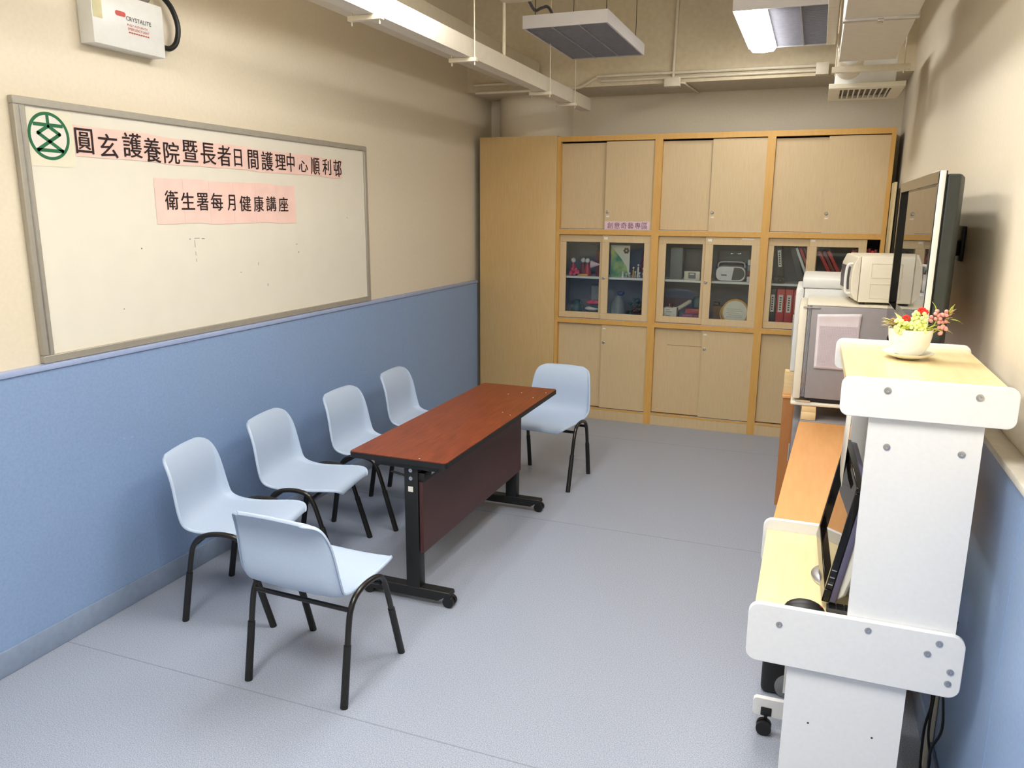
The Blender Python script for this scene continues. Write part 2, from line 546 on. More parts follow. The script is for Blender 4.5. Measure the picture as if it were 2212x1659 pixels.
# pink sign on first upper cupboard
sg = thing('cupboard_sign', 'pink paper strip with six purple Chinese characters stuck on a cupboard door', 'sign', (-1.48, YC + .011, 1.655))
B(-1.672, -1.292, YC + .0137, YC + .0155, 1.657, 1.722).build('paper_strip', 'pinkl', sg)
lt = MB()
for k, ch in enumerate('創意奇藝專區'):
    glyph(lt, ch, (-1.625 + k * .0585, YC + .0128, 1.689), .050, .052, 'B', bold=0.)
lt.build('lettering', 'ink2', sg)

# ---------------------------------------------------------------- things in the glazed cupboards
Z2 = 1.2505   # top of middle shelf
Z1 = .8865    # cupboard floor
YI = YC + .10
def solo(mb, name, m, label, cat, group=None, **k):
    o = mb.build(name, m, None, **k)
    return tag(o, label, cat, group)

# dolls with round white heads
for k, (x, y, c, lb) in enumerate(((-1.975, 6.675, 'red', 'leftmost of the three white-headed red dolls behind cupboard glass'),
                                (-1.895, 6.71, 'dkred', 'middle one of the three white-headed dolls, in dark red, behind glass'),
                                (-1.845, 6.675, 'red', 'rightmost of the three white-headed red dolls, beside the paper cone'))):
    t = thing('doll', lb, 'doll', (x, y, Z2), group='dolls on the upper glazed shelf')
    MB().lathe((x, y, Z2), [(.03, 0), (.034, .02), (.028, .06), (.014, .10), (.010, .115)], 18).build('body', c, t)
    MB().sph((x, y, Z2 + .132), .022).build('head', 'shelf', t)
t = thing('artificial_flowers', 'bunch of bright pink artificial flowers in front of the dolls behind glass', 'flowers', (-1.95, 6.625, Z2))
m = MB()
for k in range(16):
    m.sph((-1.985 + random.random() * .09, 6.608 + random.random() * .008, Z2 + .014 + random.random() * .05), .0135, (1, 1, .8), 8)
m.build('blossoms', 'pinkf', t)
B(-1.92, -1.83, 6.625, 6.66, Z2, Z2 + .018, .003).build('tray', 'gold', t)
solo(MB().cyl((-1.80, 6.63, Z2 + .105), (-1.72, 6.63, Z2 + .105), .035, .002), 'paper_cone', 'pinkl', 'pale pink paper cone pointing right beside the dolls behind glass', 'cone')
solo(MB().lathe((-1.86, 6.79, Z2 + .19), [(.0, -.006), (.085, -.006), (.088, 0), (.085, .006), (.0, .006)], 28, 'Y').cyl((-1.86, 6.79, Z2), (-1.86, 6.79, Z2 + .11), .006), 'round_fan', 'dkgrey', 'dark round hand fan standing behind the white-headed dolls', 'fan')
solo(B(-1.78, -1.70, 6.70, 6.78, Z2, Z2 + .22, .006), 'gift_box', 'dkred', 'dark red upright box right of the dolls on the upper shelf', 'box')
# card with green hill and a flower
t = thing('greeting_card', 'green and yellow picture card with a brown flower, standing behind glass', 'card', (-1.55, 6.68, Z2))
B(-1.64, -1.475, 6.678, 6.684, Z2, Z2 + .27).build('card_board', 'papercream', t)
m = MB().prism([(-1.638, Z2 + .002), (-1.48, Z2 + .002), (-1.50, Z2 + .09), (-1.55, Z2 + .16), (-1.60, Z2 + .22), (-1.638, Z2 + .26)], 'Y', 6.676, 6.678)
m.build('green_print', 'greeng', t)
m = MB()
for k in range(6):
    a = k * PI / 3
    m.sph((-1.505 + .016 * math.cos(a), 6.676, Z2 + .225 + .016 * math.sin(a)), .011, (1, .2, 1), 8)
m.build('flower_print', 'brown', t)
figs = [(-1.52, .0, .055, 'whitep'), (-1.49, .01, .035, 'silver'), (-1.46, .0, .045, 'silver'), (-1.435, .035, .10, 'gold'), (-1.41, .0, .06, 'silver'), (-1.395, .04, .13, 'ceramic'), (-1.375, .005, .05, 'silver'), (-1.35, .035, .095, 'red'), (-1.345, .0, .045, 'silver')]
for k, (x, dy, h, c) in enumerate(figs):
    t = thing('figurine', ('silver figurine', 'tall figurine')[h > .08] + ' ' + ['white one by the card', 'lowest, left', 'second from left in front', 'gold, back row left', 'in the middle of the front row', 'white-hatted, tallest', 'small, front right', 'red, back row right', 'rightmost in front'][k] + ', right half of ornament cupboard', 'figurine', (x, 6.63 + dy, Z2), group='small figurines on the upper glazed shelf')
    MB().lathe((x, 6.63 + dy, Z2), [(.011, 0), (.012, h * .15), (.006, h * .3), (.009, h * .5), (.005, h * .7)], 12).build('body', c, t)
    MB().sph((x, 6.63 + dy, Z2 + h * .82), .0085, (1, 1, 1.15), 10).build('head', 'shelf', t)
t = thing('small_tree', 'dark red and green miniature tree at the back right of the ornament shelf', 'ornament', (-1.36, 6.74, Z2))
MB().cyl((-1.36, 6.74, Z2), (-1.36, 6.74, Z2 + .06), .006).build('trunk', 'brown', t)
m = MB()
for k in range(3):
    m.cyl((-1.36, 6.74, Z2 + .05 + k * .06), (-1.36, 6.74, Z2 + .14 + k * .06), .05 - k * .012, .004, 14)
m.build('foliage', 'dkred', t)
# lower shelf, first cupboard
t = thing('helmet', 'dark teal round helmet on the bottom shelf behind glass', 'helmet', (-1.93, 6.68, Z1))
MB().lathe((-1.93, 6.68, Z1), [(.062, 0), (.068, .05), (.062, .10), (.045, .135), (.02, .152), (0.001, .155)], 24).build('shell', 'teal', t)
MB().lathe((-1.93, 6.68, Z1 + .02), [(.069, 0), (.074, .004), (.074, .014), (.069, .018)], 24, 'Z', True).build('rim', 'black', t)
for k, (x, z, c, nm) in enumerate(((-1.79, .085, 'pinkf', 'pink'), (-1.755, .055, 'teal', 'teal'), (-1.80, .03, 'whitep', 'white'))):
    solo(MB().sph((x, 6.70, Z1 + .045 + z), .045, (1.5, .8, .45), 14), 'soft_bag', c, '%s crumpled bag in the pile on the red tray, bottom left glazed shelf' % nm, 'bag', 'crumpled bags on the red tray')
solo(B(-1.87, -1.70, 6.65, 6.76, Z1, Z1 + .035, .004), 'tray', 'dkred', 'dark red tray under the crumpled bags on the bottom shelf', 'tray')
solo(B(-1.84, -1.74, 6.80, 6.86, Z1, Z1 + .27, .008), 'storage_tin', 'grey', 'grey green tall tin at the back of the bottom left shelf', 'tin')
t = thing('carrier_bag', 'grey plastic carrier bag slumped on the bottom shelf, dark blue top', 'bag', (-1.56, 6.69, Z1))
MB().lathe((-1.565, 6.70, Z1), [(.06, 0), (.068, .05), (.06, .12), (.035, .18), (.02, .2)], 18).build('bag_body', 'grey', t)
MB().lathe((-1.545, 6.70, Z1 + .2), [(.02, 0), (.035, .02), (.03, .035), (.01, .04)], 14).build('tied_top', 'dkblue', t)
t = thing('christmas_decoration', 'dark green garland with red berries at the bottom right of the ornament cupboard', 'garland', (-1.41, 6.68, Z1))
m = MB()
for k in range(30):
    m.sph((-1.465 + random.random() * .11, 6.66 + random.random() * .06, Z1 + .02 + random.random() * .16), .018, (1, 1, .8), 7)
m.build('foliage', 'teal', t)
m = MB()
for k in range(9):
    m.sph((-1.42 + random.random() * .08, 6.638 + random.random() * .01, Z1 + .02 + random.random() * .06), .009, n=8)
m.build('berries', 'red', t)
# middle cupboard
solo(B(-1.13, -1.03, 6.70, 6.80, Z2, Z2 + .26, .003), 'paper_stack', 'grey', 'tall dim stack of papers behind glass, left of the cassette radio', 'papers')
solo(B(-1.02, -.87, 6.80, 6.88, Z2, Z2 + .25, .003), 'archive_box', 'dkgrey', 'dark archive box behind the cassette radio', 'box')
t = thing('cassette_radio', 'small cream cassette radio on the upper shelf of the middle cupboard', 'radio', (-.935, 6.64, Z2))
B(-1.0, -.87, 6.635, 6.68, Z2, Z2 + .072, .005).build('case', 'cream', t)
B(-.965, -.905, 6.632, 6.636, Z2 + .012, Z2 + .062, .002).build('cassette_window', 'grey', t)
B(-.953, -.917, 6.629, 6.633, Z2 + .042, Z2 + .054).build('label_strip', 'paper', t)
t = thing('storage_tub', 'clear plastic tub with blue base behind the silver boombox', 'tub', (-.62, 6.78, Z2))
B(-.755, -.49, 6.765, 6.88, Z2 + .13, Z2 + .24, .01).build('tub_body', 'clear', t)
B(-.765, -.48, 6.755, 6.89, Z2, Z2 + .13, .008).build('tub_base', 'dkblue', t)
t = thing('boombox', 'silver and grey portable stereo with curved ends and a handle, behind glass', 'stereo', (-.62, 6.66, Z2))
m = MB().prism(rrect(-.745, -.505, Z2, Z2 + .125, .05, 8), 'Y', 6.63, 6.73)
m.build('body', 'silver', t, bevel=.006)
MB().prism([(-.615, Z2 + .012)] + [(-.565 + .05 * math.cos(a), Z2 + .0625 + .05 * math.sin(a)) for a in [(-PI / 2 + k * PI / 8) for k in range(9)]] + [(-.60, Z2 + .113)], 'Y', 6.624, 6.631).build('speaker_grille', 'dkgrey', t)
B(-.70, -.655, 6.6265, 6.631, Z2 + .045, Z2 + .055).build('maker_mark', 'dkgrey', t)
MB().tube([(-.73, 6.68, Z2 + .10), (-.72, 6.68, Z2 + .15), (-.62, 6.68, Z2 + .158), (-.53, 6.68, Z2 + .15), (-.52, 6.68, Z2 + .10)], .006).build('handle', 'silver', t)
for k in range(4):
    solo(B(-.495, -.455, 6.63, 6.69, Z2 + k * .045, Z2 + k * .045 + .0435, .002), 'small_carton', ['whitep', 'dkred', 'grey', 'paper'][k], ['white carton at the bottom of the stack right of the boombox', 'dark red carton second in the stack right of the boombox', 'grey carton third in the stack right of the boombox', 'white carton on top of the stack right of the boombox'][k], 'carton', 'cartons stacked right of the boombox')
t = thing('card_box', 'white card box with handwriting and pens inside, bottom shelf', 'box', (-1.1, 6.64, Z1))
m = MB()
m.box(-1.155, -1.045, 6.625, 6.628, Z1, Z1 + .125).box(-1.155, -1.045, 6.70, 6.703, Z1, Z1 + .125).box(-1.155, -1.152, 6.628, 6.70, Z1, Z1 + .125).box(-1.048, -1.045, 6.628, 6.70, Z1, Z1 + .125).box(-1.152, -1.048, 6.628, 6.70, Z1, Z1 + .003)
m.build('card_sides', 'paper', t)
m = MB()
for k in range(5):
    z = Z1 + .105 - k * .016
    m.box(-1.135, -1.135 + (.03, .045, .0, .035, .04)[k] + .004, 6.6240, 6.6248, z, z + .0035)
m.build('handwriting', 'ink', t)
for x, dx, c, w_ in ((-1.12, .01, 'pinkf', 'pink'), (-1.105, -.008, 'whitep', 'white'), (-1.10, .014, 'dkred', 'dark red')):
    solo(MB().cyl((x, 6.66, Z1 + .004), (x + dx, 6.665, Z1 + .155), .0035, n=8), 'pen', c, '%s pen sticking out of the white card box' % w_, 'pen', 'pens in the white card box')
solo(MB().cyl((-1.06, 6.72, Z1 + .10), (-.965, 6.80, Z1 + .165), .018).cyl((-.965, 6.80, Z1 + .165), (-.955, 6.808, Z1 + .172), .0175, .01), 'paper_roll', 'papercream', 'cream rolled paper leaning up behind the white card box', 'roll')
solo(B(-1.0, -.86, 6.64, 6.72, Z1, Z1 + .075, .004), 'gift_box', 'magenta', 'magenta patterned box on the bottom shelf beside the white card box', 'box')
solo(B(-.99, -.87, 6.74, 6.84, Z1, Z1 + .11, .004), 'gift_box', 'red', 'red box standing behind the magenta box', 'box')
solo(MB().lathe((-.90, 6.84, Z1 + .115), [(.05, 0), (.05, .06), (.03, .09)], 16), 'cloth_bundle', 'teal', 'dark green bundle on top of the red box at the back', 'bundle')
t = thing('hand_drum', 'round white hand drum with golden rim leaning in the middle cupboard', 'drum', (-.56, 6.65, Z1))
MB().lathe((-.568, 6.64, Z1 + .113), [(.096, -.018), (.109, -.018), (.112, 0), (.109, .018), (.096, .018)], 40, 'Y', True).build('rim', 'gold', t)
MB().lathe((-.568, 6.624, Z1 + .113), [(.001, -.001), (.098, -.001), (.098, .001), (.001, .001)], 40, 'Y').build('skin', 'drum', t)
m = MB()
for k in range(5):
    m.box(-.635 + (k % 2) * .01, -.51 - (k % 3) * .012, 6.6222, 6.6228, Z1 + .075 + k * .016, Z1 + .077 + k * .016)
m.build('faint_writing', 'grey', t)
solo(MB().lathe((-.60, 6.675, Z1 + .0965), [(.085, -.014), (.095, -.014), (.095, .014), (.085, .014)], 36, 'Y', True), 'drum_hoop', 'gold', 'second golden hoop leaning behind the white hand drum', 'hoop')
solo(B(-.755, -.66, 6.70, 6.785, Z1, Z1 + .15, .003), 'brown_box', 'brown', 'brown cardboard box left of the hand drum', 'box')
solo(B(-.765, -.72, 6.79, 6.86, Z1, Z1 + .17, .003), 'book', 'black', 'black book standing behind the brown cardboard box', 'book')

# binders
def binder(x, z, wd, col, label, group, lean=0., h=.315, y=6.63, ring=True, spine='paper', d=.27):
    z += abs(math.sin(lean)) * wd / 2 + .0006
    t = thing('ring_binder', label, 'binder', (x, y, z), group=group)
    mt = Matrix.Rotation(lean, 4, 'Y')
    def pb(nm, mm, *bx, bev=0.):
        MB().box(*bx, bev, mtx=mt).build(nm, mm, t, world=False)
    pb('cover', col, -wd / 2, wd / 2, 0, d, 0, h, bev=.003)
    if spine:
        pb('spine_label', spine, -wd * .28, wd * .28, -.0012, 0, h * .42, h * .86)
        m = MB()
        for k in range(6):
            m.box(-wd * .12, wd * .12, -.0020, -.0012, h * .47 + k * h * .06, h * .47 + k * h * .06 + .010, mtx=mt)
        m.build('spine_writing', 'ink', t, world=False)
    if ring:
        m = MB()
        m.lathe((0, -.001, h * .13), [(.009, -.002), (.0125, -.002), (.0125, .001), (.009, .001)], 18, 'Y', True)
        bmesh.ops.transform(m.bm, matrix=mt, verts=m.bm.verts)
        m.build('finger_ring', 'chrome', t, world=False)
    return t
G = 'binders standing on the bottom shelf'
low = [(-.283, .05, 'black', 'black binder, leftmost on the bottom shelf of the right glazed cupboard'), (-.222, .06, 'redb', 'red binder beside the black binder on the bottom shelf'),
       (-.158, .06, 'redb', 'red binder third from the left on the bottom shelf, right of the other red one'), (-.095, .06, 'redb', 'red binder half hidden by the white fridge door'),
       ]
for x, wd, c, lb in low:
    binder(x, Z1, wd, c, lb, G)
G = 'binders leaning on the upper shelf'
up = [(-.262, -.12, .045, 'black', 'black binder leaning at the left end of the upper shelf, long white label', 'paper'),
      (-.205, -.30, .04, 'dkgrey', 'dark grey binder leaning second from the left on the upper shelf', None),
      (-.148, -.40, .020, 'whitep', 'thin white folder leaning between dark and red binders', None),
      (-.118, -.40, .022, 'redb', 'first thin red folder leaning right of the white folder', None),
      (-.088, -.40, .022, 'dkred', 'second thin red folder of the leaning bunch, darker', None)]
for x, ln, wd, c, lb, sp in up:
    binder(x + .13 if ln < -.25 else x + .03, Z2, wd, c, lb, G, lean=ln, h=.30, ring=False, spine=sp, y=6.65, d=.2)
for k in range(3):
    binder(.17 + k * .035, Z2, .025, ('redb', 'dkred', 'redb')[k], 'red folder leaning in the right glass door, ' + ('lowest of three', 'middle of three', 'uppermost of three')[k], 'red folders leaning behind the right glass door', lean=-.5, h=.29, ring=False, spine=None, y=6.65, d=.2)
for k in range(8):
    x = .268 + k * .0225
    if x > .44: break
    tag(B(x, x + .020, 6.60, 6.78, Z2, Z2 + .275 + (k % 3) * .008, .002).build('book', ('redb', 'dkred')[k % 2]), 'red bound volume, %s of the upright row at the far right' % ('first', 'second', 'third', 'fourth', 'fifth', 'sixth', 'seventh', 'last')[k], 'book', 'red volumes at the far right of the upper shelf')
t = thing('camera', 'black camera with lens lying in front of the leaning binders', 'camera', (-.25, 6.62, Z2))
B(-.285, -.205, 6.60, 6.635, Z2, Z2 + .05, .006).build('body', 'black', t)
MB().lathe((-.235, 6.60, Z2 + .026), [(.012, -.016), (.017, -.016), (.018, 0)], 18, 'Y').build('lens', 'blackg', t)
bpy.data.objects[t.name].location = t.location

# foam board between cupboard and right wall
solo(MB().faces([(.492, 6.30, 1.2), (.505, 6.30, 1.2), (.505, 6.53, 1.2), (.492, 6.53, 1.2), (.492, 6.30, 2.02), (.508, 6.30, 2.02), (.508, 6.53, 2.02), (.492, 6.53, 2.02)],
    [(0, 1, 2, 3), (4, 5, 6, 7), (0, 1, 5, 4), (1, 2, 6, 5), (2, 3, 7, 6), (3, 0, 4, 7)]), 'foam_board', 'foam', 'cream board standing on the ledge between cupboards and right wall', 'board')

# ================================================================== WHITEBOARD AND PAPERS
XB = -2.853
t = thing('whiteboard', 'large wall whiteboard with a matt aluminium frame above the blue dado', 'whiteboard', (-2.87, 3.45, 1.187))
y0, y1, z0, z1 = 2.20, 4.705, 1.188, 2.212
B(-2.868, XB - .001, y0 + .02, y1 - .02, z0 + .02, z1 - .02).build('surface', 'board', t)
m = MB()
frame_prism(m, (y0, y1, z0, z1), (y0 + .048, y1 - .032, z0 + .032, z1 - .030), 'X', -2.868, -2.842)
fr = m.build('frame', 'alu', t, bevel=.003)
B(-2.842, -2.8395, y0 + .022, y0 + .028, z0 + .034, z1 - .034).build('groove_strip', 'silver', fr)
m = MB()
for (y, z, dy, dz) in ((3.05, 1.655, .010, .003), (3.085, 1.657, .035, .0025), (3.135, 1.654, .02, .003), (3.085, 1.615, .0025, .035), (3.086, 1.575, .002, .02), (3.087, 1.545, .002, .015), (3.55, 1.50, .0025, .016), (3.40, 1.47, .014, .0025), (2.75, 1.62, .006, .006), (3.9, 1.6, .012, .003), (3.92, 1.55, .004, .01), (4.45, 1.75, .01, .003), (2.62, 1.36, .005, .004), (3.62, 1.38, .004, .014)):
    m.box(XB - .001, XB - .0006, y, y + dy, z, z + dz)
m.build('marker_traces', 'smudge', t)

# emblem sheet
t = thing('emblem_sheet', 'ivory sheet with a green circular emblem in the board corner', 'sign', (XB, 2.36, 2.06))
B(XB - .0008, XB + .0004, 2.252, 2.458, 1.96, 2.172).build('sheet', 'papercream', t)
MB().lathe((XB + .0004, 2.345, 2.076), [(.001, 0), (.085, 0), (.085, .0004), (.001, .0004)], 48, 'X').build('disc', 'paper', t)
MB().lathe((XB + .0008, 2.345, 2.076), [(.079, -.0004), (.091, -.0004), (.091, .0008), (.079, .0008)], 56, 'X', True).build('ring', 'green', t)
def stroke(mb, pts, wd, x0, x1):
    for (p, q) in zip(pts, pts[1:]):
        p, q = Vector(p), Vector(q)
        d = (q - p).normalized()
        n = Vector((-d.y, d.x)) * wd / 2
        e = d * wd * .35
        o = [p - e + n, p - e - n, q + e - n, q + e + n]
        mb.prism([(v.x, v.y) for v in o], 'X', x0, x1)
m = MB()
cxm, czm = 2.345, 2.076
def em(u, v): return (cxm + u * .091, czm + v * .091)
stroke(m, [em(0, .82), em(0, .42)], .0135, XB + .0008, XB + .0016)
stroke(m, [em(-.66, .46), em(.66, .46)], .0135, XB + .0008, XB + .0017)
stroke(m, [em(0, .42), em(-.52, .10), em(.60, -.60), em(-.60, -.60), em(.52, .10), em(0, .42)], .0135, XB + .0008, XB + .0018)
m.build('figure', 'green', t)

# first banner
def banner(name, label, ys, zt0, zt1, zb0, zb1, segs, chars, wd, ht, cz_dx):
    t = thing(name, label, 'banner', (XB, (ys[0] + ys[1]) / 2, (zb0 + zt0) / 2))
    m = MB()
    n = 24
    vs_ = []
    fs = []
    for k in range(n + 1):
        u = k / n
        y = ys[0] + (ys[1] - ys[0]) * u
        wv = .0009 * math.sin(u * segs * PI) ** 2
        jog = .0035 * math.sin(math.floor(u * segs) * 2.1)
        vs_ += [(XB + .0008 + wv, y, zt0 + (zt1 - zt0) * u + jog), (XB + .0008 + wv * .6, y, zb0 + (zb1 - zb0) * u + jog)]
    for k in range(n):
        fs.append((2 * k, 2 * k + 1, 2 * k + 3, 2 * k + 2))
    m.faces(vs_, fs)
    m.build('paper_strip', 'pink', t, solid=.0004, smooth=False)
    l = MB()
    for ch, y, z, ww, hh in chars:
        for q, (dy, dz) in enumerate(((0, 0), (.0016, .0005), (-.0014, -.0007))):
            glyph(l, ch, (XB + .0028 + q * .0001, y + dy, z + dz), ww, hh, 'L', bold=0.)
    l.build('lettering', 'ink', t)
    for k in range(1, segs):
        y = ys[0] + (ys[1] - ys[0]) * k / segs
        B(XB + .0012, XB + .0020, y - .0006, y + .0006, zb0 + .006, zt1 - .006).build('fold_line', 'pinkl', t)
    return t
c1 = [('圓', 2.504, 2.070, .085, .100), ('玄', 2.622, 2.060, .096, .098), ('護', 2.752, 2.072, .104, .104), ('養', 2.863, 2.060, .098, .106), ('院', 2.979, 2.056, .096, .098), ('暨', 3.099, 2.071, .098, .100),
      ('長', 3.221, 2.068, .104, .102), ('者', 3.335, 2.066, .098, .100), ('日', 3.438, 2.062, .058, .086), ('間', 3.558, 2.060, .082, .098), ('護', 3.675, 2.059, .098, .100), ('理', 3.791, 2.061, .092, .082),
      ('中', 3.884, 2.065, .070, .104), ('心', 4.003, 2.050, .088, .064), ('順', 4.124, 2.056, .090, .098), ('利', 4.245, 2.058, .090, .094), ('邨', 4.362, 2.055, .088, .104)]
banner('title_banner', 'upper long pink paper banner with one line of Chinese characters', (2.457, 4.414), 2.131, 2.108, 2.008, 1.996, 9, c1, 0, 0, 0)
c2 = [(ch, y, z, ww, hh) for ch, y, z, ww, hh in (('衛', 2.955, 1.840, .082, .088), ('生', 3.058, 1.837, .086, .080), ('署', 3.157, 1.835, .078, .084), ('每', 3.258, 1.836, .084, .086), ('月', 3.364, 1.833, .058, .080),
      ('健', 3.472, 1.830, .088, .080), ('康', 3.581, 1.830, .080, .084), ('講', 3.688, 1.831, .086, .080), ('座', 3.796, 1.829, .084, .080))]
banner('subtitle_banner', 'lower shorter pink paper banner with nine Chinese characters on the whiteboard', (2.857, 3.912), 1.938, 1.936, 1.730, 1.726, 6, c2, 0, 0, 0)

# ================================================================== EMERGENCY LIGHT
t = thing('emergency_light', 'white emergency light box with red print high on the left wall', 'emergency light', (-2.87, 2.74, 2.46))
B(-2.869, -2.79, 2.552, 2.930, 2.457, 2.672, .004).build('housing', 'whitep', t)
B(-2.7905, -2.7892, 2.556, 2.602, 2.555, 2.66).build('yellowed_tape', 'yellowed', t)
l = MB()
glyph(l, 'CRYSTALITE', (-2.7885, 2.790, 2.583), .135, .017, 'L', bold=0.)
l.build('lettering', 'dkgrey', t)
l = MB()
glyph(l, 'FULLY AUTOMATIC', (-2.7885, 2.782, 2.558), .112, .0085, 'L', bold=0.)
glyph(l, 'EMERGENCY LIGHT', (-2.7885, 2.786, 2.543), .115, .0105, 'L', bold=0.)
for k in range(9):
    l.box(-2.7889, -2.7883, 2.732 + k * .0125, 2.732 + k * .0125 + .009, 2.526, 2.531)
m = MB().prism(rrect(2.668, 2.722, 2.584, 2.604, .0095, 5), 'X', -2.7895, -2.7888)
l._merge(m.bm.copy())
m.bm.free()
l.build('red_print', 'redink', t)
for i, (y, z) in enumerate(((2.83, 2.715), (2.65, 2.715))):
    h = MB().lathe((-2.83, y, z), [(.012, -.04), (.045, -.02), (.052, .03), (.05, .035)], 24, 'X').build('lamp_head', 'grey', t)
    MB().lathe((-2.795, y, z), [(.001, 0), (.046, 0), (.046, .003), (.001, .003)], 24, 'X').build('lens', 'chrome', h)
MB().tube([(-2.83, 2.86, 2.80), (-2.82, 2.955, 2.735), (-2.82, 3.018, 2.69), (-2.82, 3.05, 2.62), (-2.82, 3.035, 2.55), (-2.82, 2.99, 2.512), (-2.82, 2.925, 2.512)], .012, 12).build('conduit', 'cable', t)

# ================================================================== CHAIRS
def make_chair(label):
    t = thing('stacking_chair', label, 'chair', (0, 0, 0), group='light blue plastic chairs around the table')
    prof = [(.222, .392, .150), (.219, .408, .172), (.206, .418, .186), (.165, .420, .195), (.105, .416, .199), (.04, .411, .200), (-.02, .408, .201), (-.08, .407, .203), (-.135, .409, .210), (-.178, .418, .216), (-.205, .436, .219), (-.222, .462, .220), (-.231, .50, .219),
            (-.233, .545, .216), (-.232, .59, .212), (-.235, .64, .206), (-.246, .688, .198), (-.262, .724, .186), (-.276, .742, .168), (-.290, .750, .140)]
    n = len(prof)
    mC = 26
    V = []
    for i, (y, z, hw) in enumerate(prof):
        y2, z2 = prof[min(i + 1, n - 1)][:2]
        y1_, z1_ = prof[max(i - 1, 0)][:2]
        tx = Vector((y2 - y1_, z2 - z1_)).normalized()
        nr = Vector((tx.y, -tx.x))          # toward the sitter: up for the seat, forward for the back
        s = i / (n - 1)
        r = .007 + .040 * math.exp(-((s - .60) / .17) ** 2) + .006 * (s > .5) * (1 - s)
        row = []
        for j in range(mC + 1):
            u = -1 + 2 * j / mC
            au, sg_ = abs(u), (1 if u >= 0 else -1)
            if au <= .70:
                x, c = u / .70 * (hw - r), .006 * (au / .7) ** 2
            else:
                ph = (au - .70) / .30 * math.radians(78)
                x, c = sg_ * (hw - r + r * math.sin(ph)), .006 + r * (1 - math.cos(ph))
            dz = -.020 * u * u * max(0, (s - .8) / .2)
            row.append(Vector((x, y + nr.x * c, z + nr.y * c + dz)))
        V.append((row, nr))
    m = MB()
    G_ = [[m.bm.verts.new(p) for p in row] for row, _ in V]
    for i in range(n - 1):
        for j in range(mC):
            m.bm.faces.new((G_[i][j], G_[i][j + 1], G_[i + 1][j + 1], G_[i + 1][j]))
    # skirt around the rim
    loop = [(i, 0) for i in range(n)] + [(n - 1, j) for j in range(1, mC + 1)] + [(i, mC) for i in range(n - 2, -1, -1)] + [(0, j) for j in range(mC - 1, 0, -1)]
    S, S2 = [], []
    for i, j in loop:
        p = V[i][0][j]
        nr = V[i][1]
        ux = -1 + 2 * j / mC
        ov = Vector((.006 * (1 if ux > .99 else -1 if ux < -.99 else 0), 0, 0))
        nn = Vector((0, nr.x, nr.y))
        S.append(m.bm.verts.new(p + ov - nn * .004))
        S2.append(m.bm.verts.new(p + ov * 1.2 - nn * .013))
    L_ = len(loop)
    for k in range(L_):
        a, b = loop[k], loop[(k + 1) % L_]
        m.bm.faces.new((G_[a[0]][a[1]], G_[b[0]][b[1]], S[(k + 1) % L_], S[k]))
        m.bm.faces.new((S[k], S[(k + 1) % L_], S2[(k + 1) % L_], S2[k]))
    o = m.build('seat_shell', 'chair', t, world=False, solid=.004, auto=60)
    sd = o.modifiers.new('sub', 'SUBSURF'); sd.levels = 1; sd.render_levels = 2
    for s in (-1, 1):
        pts = [(s * .223, -.205, 0.0), (s * .2225, -.178, .16), (s * .222, -.153, .31), (s * .222, -.135, .368), (s * .222, -.10, .404), (s * .222, -.045, .420), (s * .222, .02, .419), (s * .222, .068, .402), (s * .222, .095, .362), (s * .222, .117, .30), (s * .2225, .158, .16), (s * .223, .205, 0.0)]
        hp = MB().tube(pts, .0115, 12, sub=5).build('side_hoop', 'leg', t, world=False, auto=60)
        for (a, b) in (((s * .223, -.205, 0), (s * .2222, -.1665, .235)), ((s * .223, .205, 0), (s * .2222, .137, .235))):
            MB().cyl(a, b, .0148, .0142, 14).build('leg_sleeve', 'sleeve', hp, world=False)
    MB().cyl((-.215, -.139, .362), (.215, -.139, .362), .0095, n=12).build('rear_crossbar', 'leg', t, world=False)
    MB().cyl((-.215, .075, .372), (.215, .075, .372), .0095, n=12).build('front_crossbar', 'leg', t, world=False)
    for s in (-1, 1):
        B(s * .09 - .012, s * .09 + .012, -.10, .08, .383, .393).build('seat_bracket', 'sleeve', t, world=False)
    return t

ch = make_chair('nearest light blue plastic chair, seen from behind, at the near end of the table')
ch.location = (-1.700, 2.385, 0); ch.rotation_euler = (0, 0, math.radians(-2))
chairs = [((-2.350, 2.722, 0), 14.5 - 90, 'light blue plastic chair against blue wall, nearest of the four in the wall row'),
          ((-2.372, 3.300, 0), 9 - 90, 'light blue plastic chair second from the front in the wall row'),
          ((-2.327, 3.905, 0), 2 - 90, 'light blue plastic chair third from the front in the wall row, by the table corner'),
          ((-2.330, 4.560, 0), 4 - 90, 'light blue plastic chair farthest in the wall row, legs hidden by the table'),
          ((-1.592, 4.885, 0), 180 - 3.5, 'light blue plastic chair facing the camera at the far end of the table')]
for loc, rz, lb in chairs:
    dup(ch, loc, math.radians(rz), lb)

# ================================================================== TABLE
tx0, tx1, ty0, ty1, tz = -1.918, -1.428, 2.938, 4.525, .72
t = thing('folding_table', 'long narrow mahogany-topped table on black wheeled legs', 'table', (-1.67, 3.73, 0))
MB().prism(rrect(tx0, tx1, ty0, ty1, .018), 'Z', tz - .004, tz).build('tabletop', 'mahog', t)
MB().prism(rrect(tx0 - .002, tx1 + .002, ty0 - .002, ty1 + .002, .02), 'Z', tz - .028, tz - .0042).build('edge_band', 'tblack', t)
bc = MB()
bc.box(-1.68, -1.58, ty0 + .13, ty1 - .13, tz - .05, tz - .0285)
bc.box(tx1 - .055, tx1 - .03, ty0 + .06, ty1 - .08, tz - .045, tz - .0285)
bc.build('under_rail', 'tblack', t)
B(-1.585, -1.567, 2.985, 4.27, .255, .600).build('modesty_panel', 'mahog2', t)
B(-1.600, -1.560, 2.99, 4.27, .600, .640, .002).build('slotted_beam', 'tblack', t)
